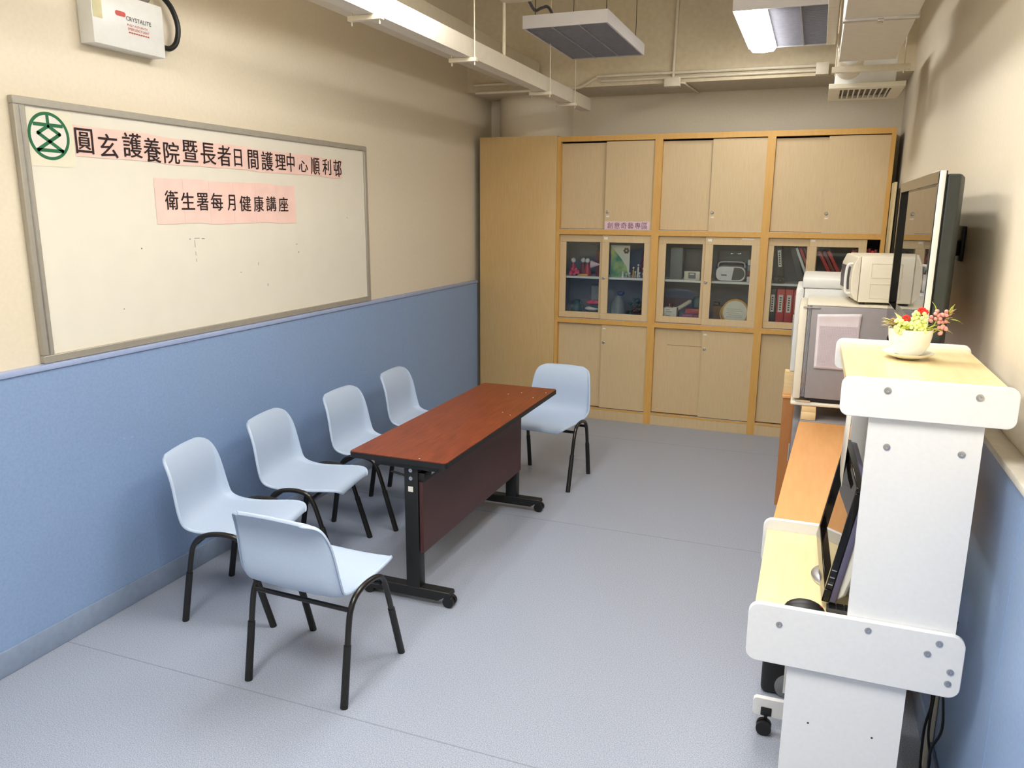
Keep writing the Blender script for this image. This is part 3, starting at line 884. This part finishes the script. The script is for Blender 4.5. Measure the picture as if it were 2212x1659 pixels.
for (yy, n) in ((3.01, 0), (4.285, 1)):
    lg = MB().box(-1.662, -1.590, yy - .028, yy + .028, .072, .665, .006).build('leg_post', 'tblack', t)
    MB().prism([(-1.875, .040), (-1.852, .028), (-1.50, .028), (-1.475, .045), (-1.445, .052), (-1.435, .06), (-1.44, .078), (-1.86, .078), (-1.88, .068)], 'Y', yy - .028, yy + .028).build('foot', 'tblack', t, bevel=.004)
    MB().box(-1.80, -1.48, yy - .05, yy + .05, .665, .692, .004).build('head_plate', 'tblack', t)
    for xx in (-1.868, -1.447):
        c = MB().cyl((xx - .003, yy - .024, .027), (xx - .003, yy - .006, .027), .027, n=24).cyl((xx - .003, yy + .006, .027), (xx - .003, yy + .024, .027), .027, n=24).build('caster', 'black', t)
        MB().box(xx - .012, xx + .012, yy - .006, yy + .006, .022, .062, .003).build('caster_fork', 'tblack', c)
    if n == 0:
        for z in (.650, .612):
            MB().lathe((-1.626, yy - .028, z), [(.001, -.003), (.009, -.003), (.010, 0)], 16, 'Y').build('cap', 'silver', t)
        s_ = MB().box(-1.64, -1.615, yy - .0292, yy - .028, .548, .573).build('size_sticker', 'paper', t)
        MB().tube([(-1.632, yy - .02, .645 - .02), (-1.66, yy - .025, .622), (-1.725, yy - .03, .635)], .0055, 8, smooth=False).build('release_lever', 'black', t)
m = MB()
for (y, l_) in ((3.06, .04), (3.16, .025), (3.22, .03), (3.10, .03)):
    m.box(-1.5605, -1.5595, y, y + l_, .615, .628)
m.build('bright_slot', 'silver', t)
m = MB()
for (x, y) in ((-1.46, 4.40), (-1.49, 4.25), (-1.60, 4.35), (-1.53, 3.86), (-1.57, 2.955), (-1.47, 3.82), (-1.66, 4.28)):
    m.box(x, x + .006, y, y + .006, tz, tz + .0006)
m.build('crumb_mark', 'papercream', t)

# ================================================================== COMPUTER CART
t = thing('computer_cart', 'tall white computer cart with rounded end boards and beech shelves, by the right wall', 'desk', (.2, 2.42, 0))
Yn, Yf = 2.10, 2.755
for Y, w_ in ((Yn, 'near'), (Yf, 'far')):
    y0_, y1_ = (Y, Y + .018) if w_ == 'near' else (Y, Y + .018)
    ub = MB().prism(rrect(.093, .484, 1.298, 1.399, .022), 'Y', y0_, y1_).build('top_end_board', 'white', t, bevel=.002)
    lb_ = MB().prism(rrect(-.088, .447 if w_ == 'near' else .30, .567, .742, .03), 'Y', y0_, y1_).build('desk_end_board', 'white', t, bevel=.002)
    B(.165, .423, y0_ + .0185, y0_ + .035, .602, 1.31).build('upright_board', 'white', t)
    lo = B(.026, .328, y0_ + .0185, y0_ + .035, .06, .60).build('lower_upright', 'white', t)
    if w_ == 'near':
        for (x, z, p) in ((.199, 1.371, ub), (.400, 1.371, ub), (.213, 1.221, None), (.381, 1.221, None), (-.005, .689, lb_), (.217, .718, lb_), (.386, .716, lb_), (.362, .682, lb_), (.419, .642, lb_), (.417, .608, lb_)):
            yy = Y if p is not None else Y + .0185
            MB().lathe((x, yy, z), [(.001, -.0005), (.0035, -.001), (.004, -.0028), (.0085, -.0022), (.009, 0)], 18, 'Y').build('screw', 'silver', p or t)
        m = MB()
        for x, z in ((.094, .394), (.259, .391)):
            m.sph((x, Y + .0185, z), .003, (1, .3, 1), 8)
        m.build('screw_hole', 'black', lo)
B(.105, .475, Yn + .018, Yf, 1.362, 1.384).build('top_shelf', 'woodtop', t)
B(-.075, .435, Yn + .018, Yf, .682, .702).build('desk_top', 'woodtop', t)
B(.405, .423, Yn + .036, Yf, .98, 1.10).build('rear_rail', 'white', t)
B(.310, .327, Yn + .04, Yf, .15, .30).build('lower_rail', 'white', t)
for Y in (2.60, 2.14):
    x_r = .30 if Y > 2.5 else .30
    ft = MB().prism(rrect(-.070, x_r + .02, .062, .132, .014), 'Y', Y, Y + .02).build('foot_board', 'white', t, bevel=.002) if Y > 2.5 else MB().prism(rrect(.03, .32, .062, .12, .014), 'Y', Y + .0, Y + .018).build('foot_board', 'white', t)
    for x in ((-.024, .28) if Y > 2.5 else (.05, .28)):
        c = MB().cyl((x - .004, Y - .022, .0265), (x - .004, Y - .008, .0265), .026, n=22).cyl((x - .004, Y - .002, .0265), (x - .004, Y + .012, .0265), .026, n=22).build('caster', 'black', t)
        MB().box(x - .018, x + .018, Y - .004, Y - .0005, .068, .100, .002).box(x - .006, x + .006, Y - .003, Y + .006, .03, .07).build('caster_plate', 'black', c)

# flower bowl
pc = (.282, 2.53, 1.385)
t = thing('flower_bowl', 'white ceramic bowl on a saucer holding artificial berries and leaves', 'plant pot', pc)
MB().lathe(pc, [(.03, 0), (.036, .003), (.058, .010), (.068, .017), (.070, .020), (.066, .019), (.050, .012), (.001, .010)], 40).build('saucer', 'ceramic', t)
MB().lathe((pc[0], pc[1], pc[2] + .011), [(.028, 0), (.040, .006), (.053, .030), (.058, .058), (.060, .078), (.057, .078), (.054, .058), (.001, .055)], 40).build('bowl', 'ceramic', t)
t = thing('artificial_arrangement', 'artificial posy of yellow-green leaves, pale berries and red blooms in the white bowl', 'flowers', (pc[0], pc[1], pc[2] + .07))
def leaf(mb, c, d, L, W, up=(0, 0, 1)):
    c = Vector(c); d = Vector(d).normalized()
    s = d.cross(Vector(up)).normalized()
    nn = s.cross(d)
    outline = [(0, 0), (.15, .35), (.25, .25), (.4, .5), (.5, .36), (.68, .36), (.75, .2), (1, 0)]
    v = [c + d * (a * L) + s * (b * W) + nn * (math.sin(a * PI) * L * .12) for a, b in outline]
    v2 = [c + d * (a * L) - s * (b * W) + nn * (math.sin(a * PI) * L * .12) for a, b in outline[1:-1]]
    mb.faces([tuple(p) for p in v + v2], [(0, 1, 8), (1, 2, 9, 8), (2, 3, 10, 9), (3, 4, 11, 10), (4, 5, 12, 11), (5, 6, 13, 12), (6, 7, 13)])
X0, Y0, Zt = pc[0], pc[1], pc[2] + .085
m = MB()
for k in range(46):
    a = random.random() * 2 * PI
    r = .012 + .035 * random.random()
    d = (math.cos(a) * .8, math.sin(a) * .8, .3 + .9 * random.random())
    leaf(m, (X0 + r * math.cos(a), Y0 + r * math.sin(a), Zt + .012 * random.random() - .012), d, .022 + .012 * random.random(), .024)
for d, c in (((.75, -.1, .45), (.04, 0, .0)), ((.9, 0, .1), (.05, 0, .0)), ((.2, -.1, 1), (.098, 0, .045)), ((1, 0, -.35), (.098, 0, .035)), ((.8, 0, -.25), (.075, 0, .005)), ((-.2, 0, .5), (.06, 0, .05))):
    leaf(m, (X0 + c[0], Y0 + c[1], Zt + c[2]), d, .036, .032)
m.build('yellow_leaves', 'leafy', t, solid=.0006)
m = MB()
for k in range(22):
    a = PI * .55 + random.random() * PI * .9
    d = (math.cos(a), math.sin(a) * .5 - .3, .15 + .6 * random.random())
    leaf(m, (X0 - .02 + .03 * math.cos(a), Y0 - .012, Zt + .004 + .018 * random.random()), d, .034, .028)
for k in range(6):
    leaf(m, (X0 + .066 + .006 * k, Y0 - .004, Zt + .006 + .009 * k), (.7, -.4, -.4 + .25 * k), .022, .026)
m.build('pink_leaves', 'leafp', t, solid=.0006)
m = MB()
for (bx, bz, nb, sp) in ((-.030, .018, 20, .016), (.006, .012, 10, .011), (.014, .038, 22, .018), (-.038, .004, 9, .01), (.02, .012, 8, .012)):
    for k in range(nb):
        m.sph((X0 + bx + random.uniform(-sp, sp), Y0 - .045 + random.uniform(-.006, .006), Zt + bz + random.uniform(-sp, sp)), .0058, n=10)
m.build('pale_berries', 'berry', t)
m = MB()
for (bx, bz, nb, sp) in ((.066, .048, 10, .012), (.080, .052, 6, .008), (.078, .018, 9, .011), (.050, .036, 4, .006), (.076, -.004, 2, .004)):
    for k in range(nb):
        m.sph((X0 + bx + random.uniform(-sp, sp), Y0 - .012 + random.uniform(-.006, .006), Zt + bz + random.uniform(-sp, sp)), .0055, n=10)
m.build('pink_berries', 'berryp', t)
m = MB()
for (bx, bz) in ((-.018, .036), (.020, .060), (.027, .055)):
    for k in range(8):
        a = k * PI / 4
        m.sph((X0 + bx + .007 * math.cos(a), Y0 - .025, Zt + bz + .006 * math.sin(a)), .0052, (1, .6, .7), 8)
m.build('red_blooms', 'petal', t)
m = MB()
for p in (((.02, 0, -.03), (.05, 0, 0), (.066, -.01, .04)), ((.01, 0, -.03), (.06, 0, -.005), (.095, 0, .04)), ((-.01, 0, -.03), (-.02, -.02, 0), (-.028, -.03, .02)), ((0, 0, -.03), (.01, -.02, .01), (.018, -.03, .05))):
    m.tube([(X0 + a, Y0 + b, Zt + c) for a, b, c in p], .0016, 6)
m.build('stems', 'leafy', t)

# monitor
t = thing('monitor', 'flat computer monitor turned left, black bezel and white back, on the cart', 'monitor', (.18, 2.45, .702))
tilt = math.atan2(.058, .33)
mt = Matrix.Translation((.104, 2.205, .728)) @ Matrix.Rotation(math.radians(1.6), 4, 'Z') @ Matrix.Rotation(tilt, 4, 'Y') @ Matrix.Translation((0, -2.205, 0))
def mp(nm, mm, mb, **k):
    bmesh.ops.transform(mb.bm, matrix=mt, verts=mb.bm.verts)
    return mb.build(nm, mm, t, **k)
H_ = .352
bz_ = MB(); frame_prism(bz_, (2.205, 2.705, 0, H_), (2.222, 2.686, .040, H_ - .017), 'X', -.004, .016)
mp('bezel', 'blackg', bz_, bevel=.003)
mp('screen', 'screen', MB().box(.009, .015, 2.221, 2.687, .039, H_ - .016))
mp('bezel_edge', 'navy', MB().box(.0165, .034, 2.207, 2.703, .004, H_ - .004, .003))
mp('back_cover', 'whitep', MB().prism([(.0342, .006), (.055, .03), (.062, .10), (.064, .22), (.052, .30), (.0342, H_ - .006)], 'Y', 2.212, 2.698), bevel=.01)
m = MB()
for k in range(3):
    m.box(-.001, .012, 2.2035, 2.2048, .055 + k * .022, .058 + k * .022)
mp('button_mark', 'silver', m)
MB().tube([(.19, 2.455, .712), (.195, 2.455, .80), (.178, 2.455, .87)], .022, 14).build('stand_neck', 'whitep', t)
MB().lathe((.185, 2.43, .702), [(.105, 0), (.112, .002), (.112, .007), (.10, .013), (.001, .017)], 44).build('base', 'silver', t)
MB().lathe((.185, 2.43, .716), [(.095, -.004), (.09, .0005), (.001, .004)], 44).build('base_plate', 'grey', t)

solo(MB().faces([(.150, 2.47, 1.361), (.152, 2.70, 1.361), (.138, 2.70, 1.00), (.137, 2.47, .985), (.143, 2.58, 1.361), (.136, 2.58, .985)], [(0, 4, 5, 3), (4, 1, 2, 5)]), 'notice_sheet', 'paper', 'white sheet of paper hanging beside the monitor under the cart shelf', 'paper', solid=.0006)

t = thing('computer_mouse', 'black computer mouse with a red wheel on the cart', 'mouse', (.06, 2.175, .702))
m = MB().sph((.058, 2.178, .702), .05, (1.12, .62, .72), 24)
for v in m.bm.verts:
    v.co.z = max(v.co.z, .7022)
m.build('shell', 'black', t)
MB().sph((.092, 2.176, .722), .009, (1.3, .5, .7), 12).build('red_button', 'red', t)
solo(MB().tube([(.105, 2.17, .7065), (.14, 2.165, .7065), (.20, 2.17, .7065), (.30, 2.16, .7065)], .0025, 8), 'mouse_cable', 'cable', 'thin black mouse cable lying along the cart desktop', 'cable')
t = thing('keyboard', 'flat dark keyboard pushed back on the cart behind the mouse', 'keyboard', (.24, 2.22, .702))
B(.115, .36, 2.195, 2.232, .702, .714, .003).build('case', 'dkgrey', t)
m = MB()
for i in range(11):
    for j in range(2):
        m.box(.121 + i * .021, .139 + i * .021, 2.198 + j * .017, 2.213 + j * .017, .714, .717)
m.build('keys', 'black', t)

t = thing('adaptor_box', 'black rounded device with a pale dome on the floor under the cart', 'device', (.03, 2.80, 0))
B(-.055, .20, 2.84, 2.96, 0.0, .15, .022, 4).build('case', 'black', t)
MB().lathe((.05, 2.838, .045), [(.001, -.012), (.030, -.010), (.055, .001)], 28, 'Y').build('dome', 'grey', t)

# cables behind the cart
m = MB()
for k, pts in enumerate(([(.47, 2.36, .66), (.466, 2.40, .45), (.475, 2.38, .3), (.46, 2.42, .18), (.47, 2.40, .01)],
                        [(.45, 2.45, .60), (.46, 2.47, .40), (.45, 2.43, .25), (.47, 2.46, .12), (.44, 2.40, .01)],
                        [(.44, 2.55, .60), (.45, 2.52, .44), (.47, 2.55, .28), (.45, 2.50, .20), (.46, 2.53, .01)])):
    tag(MB().tube(pts, .004, 8).build('power_cable', 'cable'), ['nearest black cable hanging down between the cart and blue wall', 'middle black cable hanging behind the cart by the wall', 'farthest black cable looping behind the cart by the wall'][k], 'cable', 'cables hanging behind the cart')
t = thing('plug', 'dark blue plug lying among the cables behind the cart', 'plug', (.45, 2.35, 0))
B(.43, .474, 2.30, 2.37, .001, .036, .01).build('body', 'bluep', t)
MB().cyl((.452, 2.37, .018), (.452, 2.40, .018), .006).build('strain_relief', 'cable', t)
tag(B(.478, .499, 2.60, 2.63, .0, .62, .004).build('wall_conduit', 'pipe'), 'pale vertical conduit on the right dado behind the cables', 'conduit')

# ================================================================== SIDE DESKS, FRIDGES, MICROWAVE
t = thing('side_table', 'low cherry-topped table between the cart and the grey fridge', 'table', (.18, 3.6, 0))
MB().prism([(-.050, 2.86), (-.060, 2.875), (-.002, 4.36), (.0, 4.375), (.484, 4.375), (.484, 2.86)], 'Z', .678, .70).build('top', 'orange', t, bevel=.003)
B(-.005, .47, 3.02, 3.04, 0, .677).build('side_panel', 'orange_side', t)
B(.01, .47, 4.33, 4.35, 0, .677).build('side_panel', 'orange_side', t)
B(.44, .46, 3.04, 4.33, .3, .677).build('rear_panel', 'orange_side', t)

t = thing('grey_drawer_unit', 'grey metal cabinet under the grey fridge, behind the cherry table', 'cabinet', (.2, 4.6, 0))
B(.0, .484, 4.40, 4.86, 0.0, .70, .004).build('body', 'fridge', t)
B(-.035, -.001, 4.405, 4.855, .04, .69, .004).build('door', 'gasket', t)
B(-.045, -.036, 4.43, 4.45, .45, .55, .002).build('handle', 'silver', t)

for k, (x, y, z, lb) in enumerate(((.005, 4.405, .7015, 'near pine block under the front corner of the grey fridge'), (.40, 4.405, .7015, 'pine block under the wall side of the grey fridge'))):
    tag(B(x, x + .075, y, y + .09, z, z + .045, .002).box(x + .001, x + .074, y + .002, y + .088, z + .0455, z + .0785, .002).build('pine_block', 'wblock'), lb, 'wood block', 'pine blocks under the grey fridge')

t = thing('compact_fridge', 'small grey-sided fridge on pine blocks with the microwave on top', 'fridge', (.22, 4.62, .78))
B(-.055, .484, 4.40, 4.86, .781, .802, .008).build('base_tray', 'cream', t)
b0 = B(.012, .484, 4.40, 4.86, .825, 1.325, .006).build('body', 'fridge', t)
B(-.01, .484, 4.40, 4.86, 1.3255, 1.335, .002).build('top_cover', 'cream', t)
B(.03, .47, 4.41, 4.85, .8025, .8245).build('plinth', 'black', t)
m = MB()
for k in range(3):
    m.box(-.006 + k * .006, -.002 + k * .006, 4.405, 4.855, .83, 1.315)
m.build('door_gasket', 'gasket', t)
dd = B(-.050, -.0075, 4.40, 4.86, .818, 1.322, .010).build('door', 'cream', t)
B(-.030, .055, 4.393, 4.3995, 1.312, 1.320).build('hinge', 'chrome', t)
B(-.03, .045, 4.393, 4.3995, .806, .813).build('hinge', 'chrome', t)

# chart taped to the fridge
t = thing('chart_sheet', 'crinkled printed chart in plastic taped to the side of the grey fridge', 'paper', (.16, 4.395, .985))
m = MB()
NX, NZ = 14, 18
vv, ff = [], []
for i in range(NX + 1):
    for j in range(NZ + 1):
        u, v = i / NX, j / NZ
        x = .047 + (.203 + .012 * (v > .7) * (v - .7)) * u + .008 * v * (u - .5)
        z = .992 + .29 * v + .012 * u * v
        y = 4.3945 - .0025 * random.random() - (.008 * max(0, v - .85) / .15)
        vv.append((x, y, z))
for i in range(NX):
    for j in range(NZ):
        a = i * (NZ + 1) + j
        ff.append((a, a + NZ + 1, a + NZ + 2, a + 1))
m.faces(vv, ff)
m.build('sheet', 'film', t, solid=.0006)
m = MB()
for i in range(24):
    x = .060 + i * .0078
    m.box(x, x + .0009, 4.3895, 4.3902, 1.01, 1.225)
for j in range(28):
    z = 1.01 + j * .0078
    m.box(.060, .240, 4.3895, 4.3902, z, z + .0009)
m.build('printed_grid', 'gridink', t)

t = thing('microwave', 'cream microwave oven on top of the grey fridge, door facing left', 'microwave', (.345, 4.66, 1.336), rz=math.radians(6))
MB().box(-.135, .135, -.20, .20, .012, .250, .006).build('case', 'cream', t, world=False)
dd = MB().prism([(-.137, .016), (-.150, .022), (-.172, .06), (-.176, .13), (-.170, .20), (-.152, .244), (-.137, .248)], 'Y', -.20, .20).build('door', 'cream', t, world=False, bevel=.003)
MB().box(-.179, -.170, -.12, .16, .07, .19, .003).build('door_window', 'dkgrey', dd, world=False)
MB().tube([(-.17, -.165, .055), (-.196, -.165, .07), (-.196, -.165, .19), (-.168, -.165, .21)], .007, 10).build('door_handle', 'whitep', dd, world=False)
m = MB()
for z in (.035, .14):
    frame_prism(m, (-.085, .12, z, z + .075), (-.082, .117, z + .003, z + .072), 'Y', -.2020, -.2000)
m.build('side_emboss', 'cream', t, world=False)
m = MB()
for x, y in ((-.11, -.17), (.11, -.17), (-.11, .17), (.11, .17)):
    m.cyl((x, y, 0), (x, y, .0125), .014)
m.build('foot', 'black', t, world=False)

t = thing('second_desk', 'brown cherry desk at the far end under the white fridge', 'desk', (.2, 5.3, 0))
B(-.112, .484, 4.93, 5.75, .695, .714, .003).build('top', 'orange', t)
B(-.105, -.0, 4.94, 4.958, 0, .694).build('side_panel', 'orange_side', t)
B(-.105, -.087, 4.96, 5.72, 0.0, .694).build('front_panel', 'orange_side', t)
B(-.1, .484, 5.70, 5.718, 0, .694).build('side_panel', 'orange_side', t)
for k, (x, lb) in enumerate(((-.108, 'pine block under the white fridge, seen left of it'), (.35, 'pine block under the wall side of the white fridge'))):
    tag(B(x, x + .07, 4.965, 5.05, .7145, .855, .002).build('pine_block', 'wblock'), lb, 'wood block', 'pine blocks under the white fridge')
t = thing('white_fridge', 'white fridge with a raised rear lid, behind the grey fridge', 'fridge', (.2, 5.25, .856))
B(-.035, .484, 4.97, 5.52, .857, 1.365, .006).build('body', 'whitep', t)
B(-.050, .484, 4.96, 5.53, 1.3655, 1.430, .012).build('top_lid', 'whitep', t)
d = B(-.082, -.037, 4.97, 5.52, .857, 1.362, .008).build('door', 'whitep', t)
B(-.088, -.0825, 4.99, 5.01, 1.0, 1.2, .002).build('handle', 'silver', d)

# ================================================================== TELEVISION
t = thing('television', 'wall-mounted flat television seen edge-on with a silver side strip', 'television', (.42, 3.4, 1.31))
TY0, TY1, TZ0, TZ1 = 2.80, 4.02, 1.315, 1.932
x0 = .340
m = MB(); frame_prism(m, (TY0, TY1, TZ0, TZ1), (TY0 + .035, TY1 - .035, TZ0 + .085, TZ1 - .04), 'X', x0, x0 + .024)
m.build('bezel', 'blackg', t, bevel=.002)
B(x0 + .016, x0 + .022, TY0 + .034, TY1 - .034, TZ0 + .084, TZ1 - .039).build('screen', 'screen', t)
B(x0 + .002, x0 + .019, TY0 - .008, TY0 - .0005, TZ0, TZ1, .002).build('silver_strip', 'whitep', t)
MB().prism([(x0 + .0245, TY0), (x0 + .062, TY0 + .004), (x0 + .070, TY0 + .03), (x0 + .105, TY0 + .22), (x0 + .105, TY1 - .22), (x0 + .062, TY1), (x0 + .0245, TY1)], 'Z', TZ0 + .006, TZ1 - .010).build('back_housing', 'tvside', t, bevel=.006)
t2 = thing('wall_bracket', 'small black television bracket fixed to the right wall', 'bracket', (.52, 3.38, 1.6))
B(.530, .544, 3.50, 3.68, 1.62, 1.755, .003).build('wall_plate', 'black', t2)
for y in (3.53, 3.62):
    B(.447, .530, y, y + .03, 1.64, 1.70, .003).build('arm', 'black', t2)
tag(MB().tube([(.37, 3.96, 1.315), (.365, 4.0, 1.25), (.36, 4.06, 1.22), (.40, 4.15, 1.10)], .005, 8).build('power_cable', 'cable'), 'black cable dropping from the far bottom corner of the television', 'cable')

# ================================================================== CEILING SERVICES
def lampfix(x0, x1, y0, y1, z, lit, label, add_uplight=False):
    t = thing('louvre_light', label, 'ceiling light', ((x0 + x1) / 2, (y0 + y1) / 2, z), group='suspended louvre light fittings')
    m = MB()
    h = .075
    m.box(x0, x0 + .010, y0, y1, z, z + h).box(x1 - .010, x1, y0, y1, z, z + h).box(x0 + .01, x1 - .01, y0, y0 + .010, z, z + h).box(x0 + .01, x1 - .01, y1 - .010, y1, z, z + h)
    m.box(x0 + .01, x1 - .01, y0 + .01, y1 - .01, z + h - .008, z + h)
    m.build('housing', 'lampbox', t)
    wd = (x1 - x0 - .02) / 3
    for k in range(3):
        a, b = x0 + .01 + k * wd, x0 + .01 + (k + 1) * wd
        if k in lit:
            MB().prism([(a + .002, z + .006), (a + .004, z - .004), (a + .02, z - .024), ((a + b) / 2, z - .030), (b - .02, z - .024), (b - .004, z - .004), (b - .002, z + .006)], 'Y', y0 + .012, y1 - .012).build('lit_diffuser', 'lit', t)
            if add_uplight:
                B(a + .002, b - .002, y0 + .05, y1 - .05, z + h + .001, z + h + .005).build('added_uplight', 'uplight', t)  # added upward glow, not a known lamp part; lifts ceiling and beam
        else:
            lv = MB()
            nb = 26
            for q in range(nb):
                yy = y0 + .014 + (y1 - y0 - .03) * (q + .5) / nb
                lv.box(a + .004, b - .004, yy - .0012, yy + .0012, z + .002, z + .030)
            lv.box(a, a + .004, y0 + .012, y1 - .012, z + .001, z + .032)
            lv.box(b - .004, b, y0 + .012, y1 - .012, z + .001, z + .032)
            lv.build('louvre', 'louvre', t)
            MB().cyl(((a + b) / 2, y0 + .03, z + .048), ((a + b) / 2, y1 - .03, z + .048), .008, n=10).build('unlit_tube', 'shelf', t)
            B(a + .004, b - .004, y0 + .012, y1 - .012, z + .064, z + .066).build('reflector', 'lampin', t)
    m = MB()
    for x in (x0 + .04, x1 - .04):
        for y in (y0 + .12, y1 - .12):
            m.cyl((x, y, z + h), (x, y, ZC), .0022, n=6)
    m.build('hanging_wire', 'cable', t)
    return t
lampfix(-1.800, -1.262, 4.86, 5.93, 2.90, (), 'unlit suspended louvre light, the one with the black cable, centre left of ceiling')
lampfix(-.553, .0, 4.95, 6.09, 2.925, (0,), 'suspended louvre light with one bright lit strip, far right of ceiling')
lampfix(-1.780, -1.240, 2.50, 3.55, 2.90, (0, 2), 'lit suspended light nearer the camera on the left side', True)
lampfix(-.540, .0, 2.40, 3.45, 2.90, (0, 2), 'lit suspended light nearer the camera on the right side', True)
lampfix(-1.780, -1.240, .2, 1.25, 2.90, (0, 1, 2), 'lit suspended light behind the camera on the left side', True)
lampfix(-.540, .0, .2, 1.25, 2.90, (0, 1, 2), 'lit suspended light behind the camera on the right side', True)

# cable trunk on the left with brackets
def strut(name, label, x0, x1, y, z, rods, ztop, gr, h=.020, d=.03):
    t = thing(name, label, 'bracket', ((x0 + x1) / 2, y, z), group=gr)
    B(x0, x1, y - d / 2, y + d / 2, z - h, z, .001).build('channel', 'pipe', t)
    m = MB()
    for x in rods:
        m.cyl((x, y, z - h - .018), (x, y, ztop), .0035, n=8)
    m.build('threaded_rod', 'pipe', t)
    return t
tag(B(-1.877, -1.797, YF + .01, 6.46, 2.600, 2.695, .001).build('cable_trunking', 'duct'), 'long straight cream cable trunking box running along the left side of the ceiling', 'trunking')
for k, (y, lb) in enumerate(((3.08, 'nearest steel bracket under the left trunking'), (4.07, 'second steel bracket under the left trunking, its rod catching light'), (5.35, 'third steel bracket under the left trunking, beside the pipes'), (5.95, 'farthest steel bracket under the left trunking near its end'))):
    strut('trunking_bracket', lb, -1.925, -1.765, y, 2.599, (-1.912, -1.778), 2.72 if k else 2.72, 'brackets under the left trunking')
    tag(MB().cyl((-1.779, y, 2.721), (-1.779, y, ZC), .0035, n=8).build('threaded_rod', 'pipe'), ['rod', 'bright rod', 'rod', 'rod'][k] + ' hanging from the ceiling to the %s left trunking bracket' % ('nearest', 'second', 'third', 'farthest')[k], 'rod', 'rods above the left trunking')
tag(B(-2.42, -2.20, YF + .01, 6.34, 2.80, 2.97, .001).build('air_duct', 'duct'), 'larger square duct running behind the left trunking close to the wall', 'duct')
t = thing('junction_box', 'white box above the left trunking feeding the unlit lamp', 'box', (-1.75, 4.5, 3.0))
B(-1.84, -1.665, 4.30, 4.66, 3.0, 3.06, .008).build('box', 'pipe', t)
MB().cyl((-1.835, 4.64, 2.696), (-1.835, 4.64, 3.0), .010, n=12).build('drop_pipe', 'pipe', t)
MB().tube([(-1.70, 4.66, 3.03), (-1.72, 4.85, 3.0), (-1.72, 4.98, 3.04), (-1.70, 5.06, 3.06), (-1.66, 5.08, 2.98)], .009, 10).build('flexible_cable', 'dkgrey', t)

# pipes on the beam face
t = thing('conduit_pipe', 'cream conduit rising in a bend along the foot of the beam to the right box', 'pipe', (-1, 6.38, 2.8))
MB().tube([(-2.78, 6.385, 2.770), (-2.3, 6.385, 2.768), (-1.92, 6.385, 2.772), (-1.84, 6.385, 2.785), (-1.74, 6.385, 2.838), (-1.66, 6.385, 2.850), (-1.0, 6.385, 2.846), (-.1, 6.385, 2.842)], .012, 10).build('upper_pipe', 'pipe', t)
MB().tube([(-1.70, 6.386, 2.812), (-.9, 6.386, 2.811), (-.1, 6.386, 2.808)], .010, 10).build('lower_pipe', 'pipe', t)
tag(MB().tube([(-2.80, 6.385, 2.832), (-2.4, 6.385, 2.832), (-2.12, 6.385, 2.834)], .011, 10).build('short_pipe', 'pipe'), 'short cream pipe above the bent one, left end of the beam', 'pipe')
t = thing('conduit_drop', 'cream vertical conduit running down the beam to a square box', 'pipe', (-1.12, 6.38, 2.8))
MB().cyl((-1.128, 6.385, 2.80), (-1.115, 6.385, ZC), .012, n=12).build('pipe', 'pipe', t)
B(-1.186, -1.066, 6.335, 6.399, 2.742, 2.806, .004).build('square_box', 'pipe', t)
t = thing('beam_box', 'cream square junction box on the beam beside the diffuser unit', 'box', (-.05, 6.36, 2.8))
B(-.10, -.012, 6.31, 6.399, 2.770, 2.852, .004).build('box', 'pipe', t)
m = MB().tube([(-1.19, 6.37, 2.776), (-1.05, 6.38, 2.77), (-1.03, 6.45, 2.762), (-1.0, 6.9, 2.762)], .008, 8)
tag(m.build('thin_pipe', 'pipe'), 'thin cream pipe running from the square box back under the beam', 'pipe')

# right duct
t = thing('supply_duct', 'wide rectangular cream air duct along the right side of the ceiling', 'duct', (.18, 2, 2.6))
B(.038, .318, YF + .01, 4.86, 2.605, 2.82, .002).build('duct_body', 'duct', t)
B(.030, .326, 3.84, 3.88, 2.596, 2.83, .002).build('joint_flange', 'silver', t)
B(.165, .190, 3.835, 3.885, 2.590, 2.600, .002).build('clip', 'chrome', t)
for k, (y, xa, xb, lb) in enumerate(((5.0, .005, .402, 'cream hanging bar under the far end of the right duct'),)):
    strut('duct_bracket', lb, xa, xb, y, 2.600, (xa + .02, xb - .03), ZC, 'bars under the right duct', h=.03, d=.04)
tag(B(-.035, .012, 4.0, 5.1, 2.74, 2.78, .002).build('cable_channel', 'pipe'), 'narrow metal channel beside the right duct', 'channel')
# flexible duct + diffuser
t = thing('diffuser_unit', 'ceiling air diffuser box with slotted plate hanging beyond the right duct', 'air vent', (.2, 5.7, 2.5))
B(.03, .37, 5.45, 5.95, 2.575, 2.76, .006).build('plenum_box', 'whitep', t)
m = MB()
frame_prism(m, (-.002, .425, 5.42, 6.0), (.055, .36, 5.50, 5.92), 'X', 0, 1) if False else None
px0, px1, py0, py1 = -.002, .425, 5.42, 6.0
m.box(px0, px1, py0, 5.50, 2.545, 2.574).box(px0, px1, 5.92, py1, 2.545, 2.574).box(px0, .065, 5.50, 5.92, 2.545, 2.574).box(.355, px1, 5.50, 5.92, 2.545, 2.574)
m.build('face_plate', 'cream', t, bevel=.003)
B(.066, .354, 5.501, 5.919, 2.566, 2.5735).build('slot_back', 'dkgrey', t)
m = MB()
for k in range(9):
    x = .066 + .288 * (k + .5) / 9 - .004
    m.box(x, x + .008, 5.501, 5.919, 2.547, 2.565)
m.build('slat', 'cream', t)
m = MB()
for k in range(7):
    m.lathe((.10, 5.06 + k * .05, 2.69 - k * .004), [(.068, 0), (.078, .014), (.078, .03), (.068, .048)], 24, 'Y')
m.build('flexible_hose', 'pipe', t)
